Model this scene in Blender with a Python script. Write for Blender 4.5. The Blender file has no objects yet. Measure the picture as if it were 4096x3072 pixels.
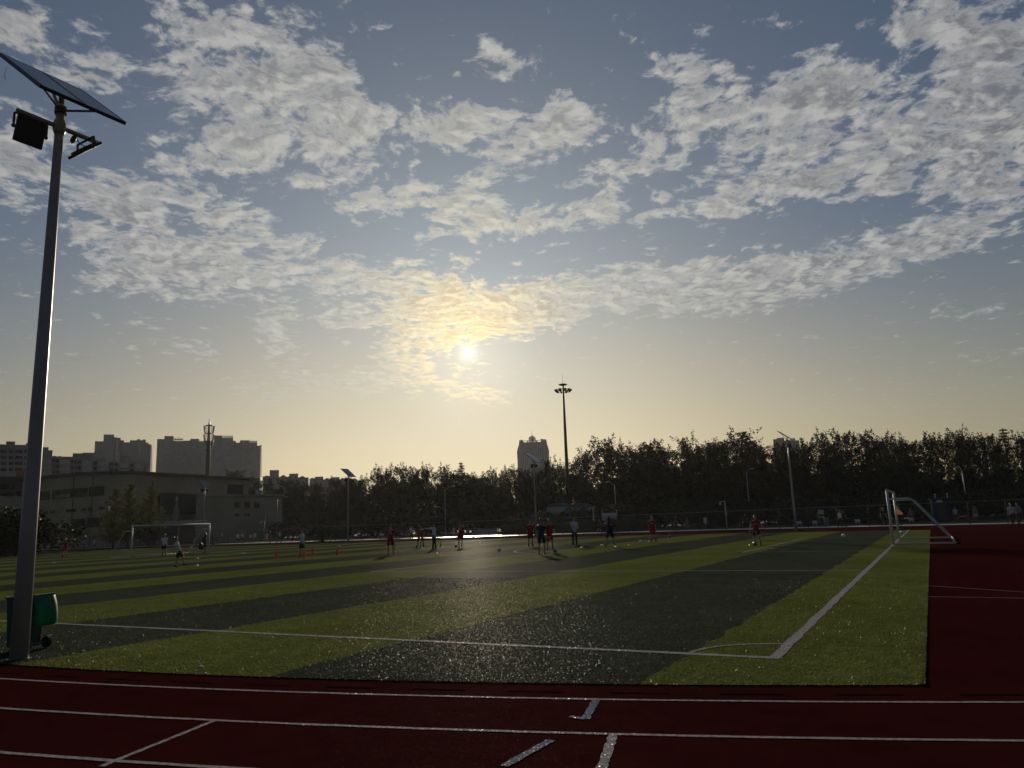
import bpy, bmesh, math, random
from mathutils import Vector, Matrix
PI = math.pi
R = math.radians
S = bpy.context.scene
COL = S.collection
random.seed(7)

# ------------------------------------------------------------------ camera
EYE = Vector((0, 0, 1.546))
YAW, PITCH, ROLL, FPX = -0.4904, 0.1807, -0.0362, 3054.7      # solved from the pitch markings and the two goals
fw = Vector((math.sin(YAW)*math.cos(PITCH), math.cos(YAW)*math.cos(PITCH), math.sin(PITCH)))
r0 = Vector((math.cos(YAW), -math.sin(YAW), 0)); u0 = r0.cross(fw)
rt = r0*math.cos(ROLL) + u0*math.sin(ROLL)
up = -r0*math.sin(ROLL) + u0*math.cos(ROLL)
cd = bpy.data.cameras.new('camera'); cam = bpy.data.objects.new('camera', cd); COL.objects.link(cam)
cam.matrix_world = Matrix(((rt.x, up.x, -fw.x, EYE.x), (rt.y, up.y, -fw.y, EYE.y), (rt.z, up.z, -fw.z, EYE.z), (0, 0, 0, 1)))
cd.sensor_fit = 'HORIZONTAL'; cd.sensor_width = 36; cd.lens = 36*FPX/4096
cd.clip_start = 0.1; cd.clip_end = 6000
S.camera = cam

# pixel (of the 4096 x 3072 photograph) -> world
def ray(px, py): return fw + rt*((px-2048)/FPX) - up*((py-1536)/FPX)
def gnd(px, py, z=0.0):
    d = ray(px, py); return EYE + d*((z-EYE.z)/d.z)
def atY(px, py, Y):
    d = ray(px, py); return EYE + d*(Y/d.y)
def atR(px, py, r):
    d = ray(px, py); return EYE + d*(r/math.hypot(d.x, d.y))

# ------------------------------------------------------------------ sun and sky
SUN_EL, SUN_AZ = R(12.8), R(-31.4)            # azimuth from +Y towards +X
SUN = Vector((math.sin(SUN_AZ)*math.cos(SUN_EL), math.cos(SUN_AZ)*math.cos(SUN_EL), math.sin(SUN_EL)))
ld = bpy.data.lights.new('sun', 'SUN'); ld.energy = 4.0; ld.angle = R(0.53); ld.color = (1.0, 0.83, 0.62)
sun = bpy.data.objects.new('sun', ld); COL.objects.link(sun)
sun.rotation_euler = SUN.to_track_quat('Z', 'Y').to_euler(); sun.location = (0, 0, 200)
S.view_settings.view_transform = 'Standard'; S.view_settings.look = 'None'
S.view_settings.gamma = 1; S.view_settings.exposure = 0.0
S.cycles.use_denoising = True
S.cycles.max_bounces = 6; S.cycles.volume_bounces = 0; S.cycles.transparent_max_bounces = 6
S.cycles.caustics_reflective = False; S.cycles.caustics_refractive = False

W = bpy.data.worlds.new("World"); S.world = W; W.use_nodes = True
W.cycles.sampling_method = 'MANUAL'; W.cycles.sample_map_resolution = 256
nt = W.node_tree; nt.nodes.clear()
def nd(t, **k):
    n = nt.nodes.new(t)
    for a, b in k.items(): setattr(n, a, b)
    return n
def mth(op, a, b=None, c=None, clamp=False):
    n = nd('ShaderNodeMath', operation=op, use_clamp=clamp)
    for i, v in enumerate((a, b, c)):
        if v is None: continue
        if isinstance(v, (int, float)): n.inputs[i].default_value = v
        else: nt.links.new(v, n.inputs[i])
    return n.outputs[0]
def vmth(op, a, b=None):
    n = nd('ShaderNodeVectorMath', operation=op)
    for i, v in enumerate((a, b)):
        if v is None: continue
        if isinstance(v, (tuple, Vector)): n.inputs[i].default_value = v
        else: nt.links.new(v, n.inputs[i])
    return n.outputs[1] if op in ('DOT_PRODUCT', 'LENGTH') else n.outputs[0]
def mixc(f, a, b, mode='MIX'):
    n = nd('ShaderNodeMix', data_type='RGBA', blend_type=mode)
    for i, v in ((0, f), (6, a), (7, b)):
        if isinstance(v, (int, float)): n.inputs[i].default_value = v
        elif isinstance(v, tuple): n.inputs[i].default_value = (*v, 1)
        else: nt.links.new(v, n.inputs[i])
    return n.outputs[2]
def ramp(v, a, b, lo=0.0, hi=1.0, mode='SMOOTHSTEP'):
    n = nd('ShaderNodeMapRange', interpolation_type=mode)
    nt.links.new(v, n.inputs[0])
    for i, x in ((1, a), (2, b), (3, lo), (4, hi)): n.inputs[i].default_value = x
    return n.outputs[0]
tc = nd('ShaderNodeTexCoord')
dirn = vmth('NORMALIZE', tc.outputs['Generated'])
sky = nd('ShaderNodeTexSky', sky_type='NISHITA')
sky.sun_disc = False; sky.sun_elevation = SUN_EL; sky.sun_rotation = SUN_AZ
sky.air_density = 1.0; sky.dust_density = 1.6; sky.ozone_density = 1.5; sky.altitude = 50
skyc = sky.outputs[0]
sep = nd('ShaderNodeSeparateXYZ'); nt.links.new(dirn, sep.inputs[0])
elev = sep.outputs[2]
sd = vmth('DOT_PRODUCT', dirn, SUN)                      # cosine of the angle to the sun
# plane of the cloud layer: a = right of view azimuth, b = ahead, both over height
H0 = Vector((math.sin(YAW), math.cos(YAW), 0))
ZOFF = 0.10
def plane(d):
    d = d.normalized(); k = 1.0/(max(d.z, 0.0)+ZOFF)
    return Vector((d.dot(r0)*k, d.dot(H0)*k, 0))
zc = mth('ADD', mth('MAXIMUM', elev, 0.0), ZOFF)
ca = mth('DIVIDE', vmth('DOT_PRODUCT', dirn, r0), zc)
cb = mth('DIVIDE', vmth('DOT_PRODUCT', dirn, H0), zc)
cxy = nd('ShaderNodeCombineXYZ'); nt.links.new(ca, cxy.inputs[0]); nt.links.new(cb, cxy.inputs[1])
cxy = cxy.outputs[0]
# cloud groups: centre, half width, half height (degrees-sized patches of sky), weight, slope
CLOUDS = [
 (560,140,200,110,1.0,20),(690,200,110,70,.8,35),(640,330,150,70,.85,10),(470,310,110,110,.75,60),(160,130,110,65,.8,30),(20,50,70,60,.85,0),
 (320,165,80,35,.65,15),(30,350,110,100,.95,0),(300,410,130,60,.75,0),(260,440,110,45,.8,20),(520,470,100,30,.8,8),(240,530,110,60,.85,10),
 (430,540,110,60,.9,-10),(250,605,80,32,.85,0),(400,600,130,55,.8,10),(650,525,60,22,.75,0),(860,275,150,50,.85,-8),(1060,290,120,55,.85,0),
 (1215,275,90,55,.95,0),(1070,135,50,38,.7,0),(920,165,22,10,.6,0),(820,430,100,45,.75,-10),(990,430,90,40,.85,0),(1090,480,180,35,.9,-5),
 (1300,445,60,40,.85,-20),(1120,355,70,30,.6,0),(1010,555,45,16,.7,0),(1380,470,40,20,.6,0),(1330,370,120,28,.75,-8),(600,590,140,50,.75,10),(850,600,150,35,.8,5),
 (760,690,100,22,.7,5),(930,650,190,45,.8,0),(1100,670,220,50,.9,-3),(1330,620,200,40,.85,-8),(1600,620,220,55,.95,-8),(1800,575,230,42,.9,-12),
 (2060,500,200,45,.85,-14),(1510,170,90,55,.8,20),(1500,260,100,55,.85,0),(1700,250,130,65,1.0,-25),(1800,170,110,50,.9,0),(1930,330,230,110,1.0,5),
 (2140,120,170,130,1.1,30),(2160,330,110,120,.95,30),(1980,60,110,50,.7,0),(1680,390,150,50,.9,5),(1540,450,110,36,.85,0),(1420,330,70,36,.7,0),(1630,90,30,20,.6,0),(1480,60,60,22,.4,0),
 (1370,35,40,16,.5,0),(600,730,40,90,.7,-25),(660,820,60,22,.55,10),(560,850,80,28,.5,15),(350,735,60,20,.5,10),(890,765,80,34,.75,-10),(840,820,160,34,.7,-6),
 (1030,850,80,22,.75,6),(990,715,190,32,.8,-5),(2120,675,110,16,.5,-3),(2150,770,100,16,.4,-5),(290,755,20,20,.4,0),(440,760,40,20,.5,20),(300,690,30,14,.4,0),(1250,590,40,12,.5,0),(1170,550,30,14,.5,0)]
K = 4096/2212
acc = None
for cx, cy, rx, ry, w, ang in CLOUDS:
    c = plane(ray(cx*K, cy*K))
    ca_, sa_ = math.cos(R(ang)), math.sin(R(ang))
    ex = plane(ray((cx+rx*.3*ca_)*K, (cy+rx*.3*sa_)*K)) - plane(ray((cx-rx*.3*ca_)*K, (cy-rx*.3*sa_)*K))
    ey = plane(ray((cx-ry*.3*sa_)*K, (cy+ry*.3*ca_)*K)) - plane(ray((cx+ry*.3*sa_)*K, (cy-ry*.3*ca_)*K))
    ex *= 1/.6; ey *= 1/.6
    # ellipse {a*ex + b*ey} -> rotation + axes (2x2 svd)
    m = Matrix(((ex.x, ey.x), (ex.y, ey.y)))
    A = m @ m.transposed()
    th = 0.5*math.atan2(2*A[0][1], A[0][0]-A[1][1])
    l1 = math.sqrt(max(1e-9, A[0][0]*math.cos(th)**2 + 2*A[0][1]*math.sin(th)*math.cos(th) + A[1][1]*math.sin(th)**2))
    l2 = math.sqrt(max(1e-9, A[0][0]*math.sin(th)**2 - 2*A[0][1]*math.sin(th)*math.cos(th) + A[1][1]*math.cos(th)**2))
    mp = nd('ShaderNodeMapping', vector_type='TEXTURE')
    nt.links.new(cxy, mp.inputs[0])
    mp.inputs[1].default_value = c; mp.inputs[2].default_value = (0, 0, th)
    mp.inputs[3].default_value = (l1*1.45, l2*1.45, 1)
    q = vmth('DOT_PRODUCT', mp.outputs[0], mp.outputs[0])
    g = mth('SUBTRACT', 1.0, q, clamp=True)
    acc = mth('MULTIPLY', g, w) if acc is None else mth('MULTIPLY_ADD', g, w, mth('MULTIPLY', acc, mth('SUBTRACT', 1.0, mth('MULTIPLY', g, .55))))
cover = mth('MINIMUM', acc, 1.15)
def noise(vec, scale, detail, rough, dist=0.0, w=0.0):
    n = nd('ShaderNodeTexNoise', noise_dimensions='2D')
    nt.links.new(vec, n.inputs['Vector']); n.inputs['Scale'].default_value = scale; n.inputs['Detail'].default_value = detail
    n.inputs['Roughness'].default_value = rough; n.inputs['Distortion'].default_value = dist
    return n.outputs[0]
wob = nd('ShaderNodeTexNoise', noise_dimensions='2D'); nt.links.new(cxy, wob.inputs['Vector']); wob.inputs['Scale'].default_value = 3.0; wob.inputs['Detail'].default_value = 4
warp = vmth('ADD', cxy, vmth('MULTIPLY', vmth('SUBTRACT', wob.outputs['Color'], (.5, .5, .5)), (.13, .13, 0)))
sunuv = plane(SUN)
tow = vmth('NORMALIZE', vmth('SUBTRACT', tuple(sunuv), cxy))
warp2 = vmth('ADD', warp, vmth('MULTIPLY', tow, (.026, .026, 0)))
n1 = noise(warp, 11.5, 9, .60, .0)
n1b = noise(warp2, 11.5, 9, .60, .0)
n2 = noise(vmth('ADD', warp, (7.3, 2.1, 0)), 34.0, 7, .68, .0)
def puff(vec):
    v = nd('ShaderNodeTexVoronoi', voronoi_dimensions='2D', feature='F1'); nt.links.new(vec, v.inputs['Vector']); v.inputs['Scale'].default_value = 21.0
    v.inputs['Detail'].default_value = 1.0; v.inputs['Roughness'].default_value = .45
    return v.outputs['Distance']
wn = vmth('ADD', warp, vmth('MULTIPLY', vmth('SUBTRACT', wob.outputs['Color'], (.5, .5, .5)), (.05, .05, 0)))
p1 = puff(warp); p1b = puff(warp2)
dens = mth('ADD', mth('MULTIPLY_ADD', cover, 1.10, -.18), mth('ADD', mth('MULTIPLY', mth('SUBTRACT', n1, .5), 2.9), mth('ADD', mth('MULTIPLY', mth('SUBTRACT', n2, .5), 1.6), mth('MULTIPLY', mth('SUBTRACT', .42, p1), .42))))
alpha = ramp(dens, .10, .88)
slope = mth('ADD', mth('MULTIPLY', mth('SUBTRACT', n1, n1b), 1.0), mth('MULTIPLY', mth('SUBTRACT', p1b, p1), .13))
lit = ramp(slope, -.09, .19)                                   # side turned to the sun
core = mth('MULTIPLY', ramp(dens, .30, 1.15), mth('SUBTRACT', 1.0, mth('MULTIPLY', lit, .95)), clamp=True)
# bare sky: Nishita, its glare rolled off as through thick city haze
lowk = ramp(elev, .04, .40, 1.0, 0.0)
x = vmth('ADD', vmth('MULTIPLY', skyc, (.01, .01, .01)), (.0045, .0040, .0030))
gain = mixc(lowk, (2.98, 3.74, 4.80), (5.25, 4.90, 4.0))
den = vmth('ADD', vmth('MULTIPLY', x, (5.0, 5.0, 5.0)), (1, 1, 1))
base = vmth('MULTIPLY', vmth('DIVIDE', vmth('MULTIPLY', x, gain), den), (10, 10, 10))
# clouds: forward scattering near the sun, thin edges bright, thick cores grey
near = mth('POWER', mth('MAXIMUM', sd, 0.0), 14.0)
near2 = mth('POWER', mth('MAXIMUM', sd, 0.0), 170.0)
edge_l = mth('ADD', 4.15, mth('ADD', mth('MULTIPLY', near, 2.2), mth('MULTIPLY', near2, 6.5)))
core_l = mth('ADD', 1.60, mth('ADD', mth('MULTIPLY', near, 2.6), mth('MULTIPLY', near2, 4.0)))
def scaled(col, f):
    n = nd('ShaderNodeVectorMath', operation='SCALE'); n.inputs[0].default_value = col
    nt.links.new(f, n.inputs['Scale']); return n.outputs[0]
warm = mixc(near2, mixc(near, (1.0, 1.0, .985), (1.0, .97, .84)), (1.0, .78, .36))
ec = vmth('MULTIPLY', warm, scaled((1, 1, 1), edge_l))
cc = vmth('MULTIPLY', mixc(near2, mixc(near, (.92, .985, 1.12), (1.0, .97, .85)), (1.0, .70, .30)), scaled((1, 1, 1), core_l))
cloud = mixc(core, ec, cc)
fade = ramp(elev, .10, .34, .55, .95)
skyall = mixc(mth('MULTIPLY', alpha, fade), base, cloud)
# the sun's own disc
disc = ramp(sd, math.cos(R(.30)), math.cos(R(.24)))
halo = mth('ADD', mth('MULTIPLY', mth('POWER', mth('MAXIMUM', sd, 0.0), 13000.0), 3.5), mth('MULTIPLY', mth('POWER', mth('MAXIMUM', sd, 0.0), 400.0), 2.2))
glow = vmth('MULTIPLY', scaled((1, 1, 1), mth('ADD', mth('MULTIPLY', disc, 600.0), halo)), (1.0, .93, .74))
final = vmth('ADD', skyall, glow)
bg = nd('ShaderNodeBackground'); bg.inputs[1].default_value = 0.10
nt.links.new(final, bg.inputs[0])
wo = nd('ShaderNodeOutputWorld'); nt.links.new(bg.outputs[0], wo.inputs[0])

# ------------------------------------------------------------------ helpers
def mk(name, col, rough=.7, spec=.3, metal=0.0, nscale=0.0, namt=.25, bump=0.0, bscale=60.0, trans=0.0, coord='Object'):
    m = bpy.data.materials.new(name); m.use_nodes = True
    t = m.node_tree; p = t.nodes['Principled BSDF']
    p.inputs['Base Color'].default_value = (*col, 1); p.inputs['Roughness'].default_value = rough
    p.inputs['Specular IOR Level'].default_value = spec; p.inputs['Metallic'].default_value = metal
    if nscale or bump:
        co = t.nodes.new('ShaderNodeTexCoord')
    if nscale:
        n = t.nodes.new('ShaderNodeTexNoise'); n.inputs['Scale'].default_value = nscale; n.inputs['Detail'].default_value = 5
        t.links.new(co.outputs[coord], n.inputs['Vector'])
        r = t.nodes.new('ShaderNodeMapRange'); r.inputs[3].default_value = 1-namt; r.inputs[4].default_value = 1+namt
        r.inputs[1].default_value = .25; r.inputs[2].default_value = .75
        t.links.new(n.outputs[0], r.inputs[0])
        mm = t.nodes.new('ShaderNodeVectorMath'); mm.operation = 'SCALE'; mm.inputs[0].default_value = col
        t.links.new(r.outputs[0], mm.inputs['Scale']); t.links.new(mm.outputs[0], p.inputs['Base Color'])
    if bump:
        n = t.nodes.new('ShaderNodeTexNoise'); n.inputs['Scale'].default_value = bscale; n.inputs['Detail'].default_value = 3
        t.links.new(co.outputs[coord], n.inputs['Vector'])
        b = t.nodes.new('ShaderNodeBump'); b.inputs['Strength'].default_value = bump; b.inputs['Distance'].default_value = .02
        t.links.new(n.outputs[0], b.inputs['Height']); t.links.new(b.outputs[0], p.inputs['Normal'])
    if trans:
        tr = t.nodes.new('ShaderNodeBsdfTranslucent'); tr.inputs[0].default_value = (col[0]*1.6, col[1]*1.7, col[2], 1)
        mx = t.nodes.new('ShaderNodeMixShader'); mx.inputs[0].default_value = trans
        t.links.new(p.outputs[0], mx.inputs[1]); t.links.new(tr.outputs[0], mx.inputs[2])
        t.links.new(mx.outputs[0], t.nodes['Material Output'].inputs[0])
    return m

class MB:
    """collects shapes and links them as one mesh object"""
    def __init__(s): s.v = []; s.f = []; s.mi = []; s.cur = 0
    def add(s, vs, fs):
        o = len(s.v); s.v += [tuple(v) for v in vs]
        for f in fs: s.f.append(tuple(o+i for i in f)); s.mi.append(s.cur)
        return s
    def box(s, c, sz, rot=None):
        x, y, z = sz[0]/2, sz[1]/2, sz[2]/2
        vs = [Vector((a*x, b*y, d*z)) for d in (-1, 1) for b in (-1, 1) for a in (-1, 1)]
        if rot is not None: vs = [rot @ v for v in vs]
        c = Vector(c)
        return s.add([c+v for v in vs], [(0, 2, 3, 1), (4, 5, 7, 6), (0, 1, 5, 4), (2, 6, 7, 3), (0, 4, 6, 2), (1, 3, 7, 5)])
    def tube(s, pts, rad, seg=8, cap=True):
        pts = [Vector(p) for p in pts]
        if isinstance(rad, (int, float)): rad = [rad]*len(pts)
        ref = None; vs = []
        for i, p in enumerate(pts):
            d = (pts[min(i+1, len(pts)-1)] - pts[max(i-1, 0)]).normalized()
            if ref is None:
                ref = d.orthogonal().normalized()
            ref = (ref - d*ref.dot(d)).normalized(); b = d.cross(ref)
            for k in range(seg):
                a = 2*PI*k/seg; vs.append(p + (ref*math.cos(a)+b*math.sin(a))*rad[i])
        fs = []
        for i in range(len(pts)-1):
            for k in range(seg):
                a, b2 = i*seg+k, i*seg+(k+1) % seg
                fs.append((a, b2, b2+seg, a+seg))
        if cap: fs += [tuple(range(seg-1, -1, -1)), tuple((len(pts)-1)*seg+k for k in range(seg))]
        return s.add(vs, fs)
    def bar(s, a, b, w, h):
        a, b = Vector(a), Vector(b); d = (b-a)
        q = d.to_track_quat('Y', 'Z').to_matrix()
        return s.box((a+b)/2, (w, d.length, h), q)
    def lathe(s, prof, c=(0, 0, 0), seg=20, mat=None):
        c = Vector(c); vs = []
        for r, z in prof:
            for k in range(seg):
                v = Vector((r*math.cos(2*PI*k/seg), r*math.sin(2*PI*k/seg), z))
                if mat is not None: v = mat @ v
                vs.append(c+v)
        fs = [(i*seg+k, i*seg+(k+1) % seg, (i+1)*seg+(k+1) % seg, (i+1)*seg+k) for i in range(len(prof)-1) for k in range(seg)]
        if prof[0][0] > 0: fs.append(tuple(range(seg-1, -1, -1)))
        if prof[-1][0] > 0: fs.append(tuple((len(prof)-1)*seg+k for k in range(seg)))
        return s.add(vs, fs)
    def rings(s, rings, cap=True):
        n = len(rings[0]); vs = [v for r in rings for v in r]
        fs = [(i*n+k, i*n+(k+1) % n, (i+1)*n+(k+1) % n, (i+1)*n+k) for i in range(len(rings)-1) for k in range(n)]
        if cap: fs += [tuple(range(n-1, -1, -1)), tuple((len(rings)-1)*n+k for k in range(n))]
        return s.add(vs, fs)
    def ell(s, c, r, seg=10, rg=7, rot=None):
        c = Vector(c); rr = []
        for i in range(rg):
            t = -PI/2 + PI*(i+.35)/(rg-.3)
            ring = [Vector((r[0]*math.cos(t)*math.cos(2*PI*k/seg), r[1]*math.cos(t)*math.sin(2*PI*k/seg), r[2]*math.sin(t))) for k in range(seg)]
            rr.append([c + (rot @ v if rot is not None else v) for v in ring])
        return s.rings(rr)
    def prism(s, poly, z0, z1):
        n = len(poly)
        vs = [(x, y, z0) for x, y in poly] + [(x, y, z1) for x, y in poly]
        return s.add(vs, [tuple(range(n-1, -1, -1)), tuple(range(n, 2*n))] + [(k, (k+1) % n, n+(k+1) % n, n+k) for k in range(n)])
    def sheet(s, poly, z): return s.add([(x, y, z) for x, y in poly], [tuple(range(len(poly)))])
    def quad(s, a, b, c, d): return s.add([a, b, c, d], [(0, 1, 2, 3)])
    def mesh(s, name, mats, smooth=False, recalc=True):
        me = bpy.data.meshes.new(name); me.from_pydata(s.v, [], s.f)
        for m in (mats if isinstance(mats, (list, tuple)) else [mats]): me.materials.append(m)
        if any(s.mi): me.polygons.foreach_set('material_index', s.mi)
        if recalc:
            b = bmesh.new(); b.from_mesh(me); bmesh.ops.recalc_face_normals(b, faces=b.faces); b.to_mesh(me); b.free()
        if smooth: me.polygons.foreach_set('use_smooth', [True]*len(me.polygons))
        me.update(); return me
    def build(s, name, mats, parent=None, smooth=False, loc=(0, 0, 0), rz=0.0, recalc=True, bevel=0.0):
        o = bpy.data.objects.new(name, s.mesh(name, mats, smooth, recalc)); COL.objects.link(o)
        o.location = loc; o.rotation_euler = (0, 0, rz)
        if parent: o.parent = parent
        if bevel:
            b = o.modifiers.new('bevel', 'BEVEL'); b.width = bevel; b.segments = 2; b.limit_method = 'ANGLE'
        return o
def tag(o, label=None, cat=None, group=None, kind=None):
    if label: o['label'] = label
    if cat: o['category'] = cat
    if group: o['group'] = group
    if kind: o['kind'] = kind
    return o
def thing(name, label, cat, loc=(0, 0, 0), rz=0.0, group=None):
    o = bpy.data.objects.new(name, None); COL.objects.link(o); o.empty_display_size = .3
    o.location = loc; o.rotation_euler = (0, 0, rz)
    return tag(o, label, cat, group)
def kids(o): return [c for c in COL.objects if c.parent == o]
def copy_tree(o, parent=None, ch=None):
    c = o.copy(); COL.objects.link(c)
    if parent: c.parent = parent
    for k in list(kids(o)): copy_tree(k, c)
    return c
def lerp(a, b, t): return a+(b-a)*t
def smooth_curve(pts, n=8):
    out = []
    for i in range(len(pts)-1):
        p0, p1, p2, p3 = pts[max(i-1, 0)], pts[i], pts[i+1], pts[min(i+2, len(pts)-1)]
        for k in range(n):
            t = k/n
            out.append(tuple(.5*((2*p1[j])+(-p0[j]+p2[j])*t+(2*p0[j]-5*p1[j]+4*p2[j]-p3[j])*t*t+(-p0[j]+3*p1[j]-3*p2[j]+p3[j])*t**3) for j in (0, 1)))
    return out+[tuple(pts[-1])]

# ------------------------------------------------------------------ materials
WHITE_PAINT = mk('white_paint', (.44, .44, .45), .5, .25, nscale=3, namt=.12)
GREY_METAL = mk('grey_metal', (.30, .31, .33), .4, .5, metal=.3, nscale=4, namt=.15)
DARK_METAL = mk('dark_metal', (.035, .036, .04), .45, .5, nscale=5, namt=.2)
BLACK_PLASTIC = mk('black_plastic', (.018, .018, .02), .5, .4)
POLE_PAINT = mk('pole_paint', (.25, .215, .23), .42, .4, nscale=2.0, namt=.18)
PANEL_BACK = mk('panel_back', (.72, .71, .70), .55, .3, nscale=3, namt=.1)
PANEL_CELL = mk('panel_cell', (.15, .15, .155), .22, .8, nscale=2, namt=.15)
def ground_mat(name, build):
    m = bpy.data.materials.new(name); m.use_nodes = True; build(m.node_tree, m.node_tree.nodes['Principled BSDF']); return m
def _n(t, ty, **k):
    n = t.nodes.new(ty)
    for a, b in k.items(): setattr(n, a, b)
    return n
def _math(t, op, a, b=0.0, c=None):
    n = _n(t, 'ShaderNodeMath', operation=op)
    for i, v in enumerate((a, b, c)):
        if v is None: continue
        if isinstance(v, (int, float)): n.inputs[i].default_value = v
        else: t.links.new(v, n.inputs[i])
    return n.outputs[0]
def _ramp(t, v, a, b, lo, hi):
    n = _n(t, 'ShaderNodeMapRange'); t.links.new(v, n.inputs[0])
    for i, x in ((1, a), (2, b), (3, lo), (4, hi)): n.inputs[i].default_value = x
    return n.outputs[0]
def _mix(t, f, a, b, mode='MIX'):
    n = _n(t, 'ShaderNodeMix', data_type='RGBA', blend_type=mode)
    for i, v in ((0, f), (6, a), (7, b)):
        if isinstance(v, (int, float)): n.inputs[i].default_value = v
        elif isinstance(v, tuple): n.inputs[i].default_value = (*v, 1)
        else: t.links.new(v, n.inputs[i])
    return n.outputs[2]
def _noise(t, co, sc, det=4, rough=.55):
    n = _n(t, 'ShaderNodeTexNoise'); t.links.new(co, n.inputs['Vector'])
    n.inputs['Scale'].default_value = sc; n.inputs['Detail'].default_value = det; n.inputs['Roughness'].default_value = rough
    return n.outputs[0]
def facets(t, co, scale, amt):
    """normals of small plastic blades / granules lying every way"""
    v = _n(t, 'ShaderNodeTexVoronoi', voronoi_dimensions='3D'); t.links.new(co, v.inputs['Vector']); v.inputs['Scale'].default_value = scale
    a = _n(t, 'ShaderNodeVectorMath', operation='SUBTRACT'); t.links.new(v.outputs['Color'], a.inputs[0]); a.inputs[1].default_value = (.5, .5, .5)
    b = _n(t, 'ShaderNodeVectorMath', operation='SCALE'); t.links.new(a.outputs[0], b.inputs[0]); b.inputs['Scale'].default_value = amt
    g = _n(t, 'ShaderNodeNewGeometry')
    c = _n(t, 'ShaderNodeVectorMath', operation='ADD'); t.links.new(b.outputs[0], c.inputs[0]); t.links.new(g.outputs['Normal'], c.inputs[1])
    d = _n(t, 'ShaderNodeVectorMath', operation='NORMALIZE'); t.links.new(c.outputs[0], d.inputs[0])
    return d.outputs[0], v.outputs['Color']
def glint(t, p, colour, nrm, cells, thresh, amount, rough, base=.006):
    """matt body with a scatter of glossy blades or grains that catch the low sun"""
    df = _n(t, 'ShaderNodeBsdfDiffuse'); t.links.new(colour, df.inputs[0])
    gl = _n(t, 'ShaderNodeBsdfGlossy'); gl.inputs['Roughness'].default_value = rough; t.links.new(nrm, gl.inputs['Normal'])
    sp = _n(t, 'ShaderNodeSeparateColor'); t.links.new(cells, sp.inputs[0])
    f = _math(t, 'MULTIPLY_ADD', _math(t, 'GREATER_THAN', sp.outputs[2], thresh), amount, base)
    mx = _n(t, 'ShaderNodeMixShader'); t.links.new(f, mx.inputs[0]); t.links.new(df.outputs[0], mx.inputs[1]); t.links.new(gl.outputs[0], mx.inputs[2])
    t.links.new(mx.outputs[0], t.nodes['Material Output'].inputs[0]); t.nodes.remove(p)
def stripe_colour(t, co):
    sp = _n(t, 'ShaderNodeSeparateXYZ'); t.links.new(co, sp.inputs[0])
    wob = _math(t, 'MULTIPLY', _math(t, 'SUBTRACT', _noise(t, co, .8, 3), .5), .30)
    fine = _math(t, 'MULTIPLY', _math(t, 'SUBTRACT', _noise(t, co, 14, 3, .7), .5), .16)
    x = _math(t, 'ADD', _math(t, 'ADD', sp.outputs[0], wob), fine)
    k = _math(t, 'DIVIDE', _math(t, 'SUBTRACT', -2.62, x), 3.93)
    fr = _math(t, 'FRACT', _math(t, 'MULTIPLY', k, .5))
    dark = _math(t, 'MULTIPLY', _math(t, 'LESS_THAN', fr, .5), _math(t, 'GREATER_THAN', k, 0.0))
    big = _math(t, 'MULTIPLY', _ramp(t, _noise(t, co, .22, 6, .65), .3, .7, .78, 1.20), _ramp(t, _noise(t, co, 1.4, 4, .6), .3, .7, .88, 1.12))
    blade = _math(t, 'MULTIPLY', _ramp(t, _noise(t, co, 42, 5, .75), .32, .68, .50, 1.50), _ramp(t, _noise(t, co, 5.5, 4, .65), .3, .7, .80, 1.20))
    col = _mix(t, dark, (.092, .109, .029), (.037, .046, .033))
    s = _n(t, 'ShaderNodeVectorMath', operation='SCALE'); t.links.new(col, s.inputs[0]); t.links.new(_math(t, 'MULTIPLY', big, blade), s.inputs['Scale'])
    return s.outputs[0]
def turf_nodes(t, p):
    co = _n(t, 'ShaderNodeTexCoord').outputs['Object']
    nrm, cc = facets(t, co, 95.0, 1.05)
    glint(t, p, stripe_colour(t, co), nrm, cc, .80, .012, .28, .0006)
def blade_nodes(t, p):
    co = _n(t, 'ShaderNodeTexCoord').outputs['Object']; c = stripe_colour(t, co)
    df = _n(t, 'ShaderNodeBsdfDiffuse'); tr = _n(t, 'ShaderNodeBsdfTranslucent'); gl = _n(t, 'ShaderNodeBsdfGlossy'); gl.inputs['Roughness'].default_value = .35
    t.links.new(c, df.inputs[0]); t.links.new(c, tr.inputs[0])
    m1 = _n(t, 'ShaderNodeMixShader'); m1.inputs[0].default_value = .5; t.links.new(df.outputs[0], m1.inputs[1]); t.links.new(tr.outputs[0], m1.inputs[2])
    m2 = _n(t, 'ShaderNodeMixShader'); m2.inputs[0].default_value = .025; t.links.new(m1.outputs[0], m2.inputs[1]); t.links.new(gl.outputs[0], m2.inputs[2])
    t.links.new(m2.outputs[0], t.nodes['Material Output'].inputs[0]); t.nodes.remove(p)
BLADE = ground_mat('turf_blade', blade_nodes)
TURF = ground_mat('turf', turf_nodes)
def track_nodes(t, p):
    co = _n(t, 'ShaderNodeTexCoord').outputs['Object']
    big = _ramp(t, _noise(t, co, .5, 5), .3, .7, .82, 1.18)
    gr = _math(t, 'MULTIPLY', _ramp(t, _noise(t, co, 110, 3, .8), .3, .7, .55, 1.45), _ramp(t, _noise(t, co, 3.5, 5, .7), .3, .7, .80, 1.20))
    s = _n(t, 'ShaderNodeVectorMath', operation='SCALE'); s.inputs[0].default_value = (.031, .0062, .0060)
    t.links.new(_math(t, 'MULTIPLY', big, gr), s.inputs['Scale'])
    nrm, cc = facets(t, co, 150.0, .9); glint(t, p, s.outputs[0], nrm, cc, .97, .0012, .45, .0002)
TRACK = ground_mat('track_rubber', track_nodes)
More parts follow.
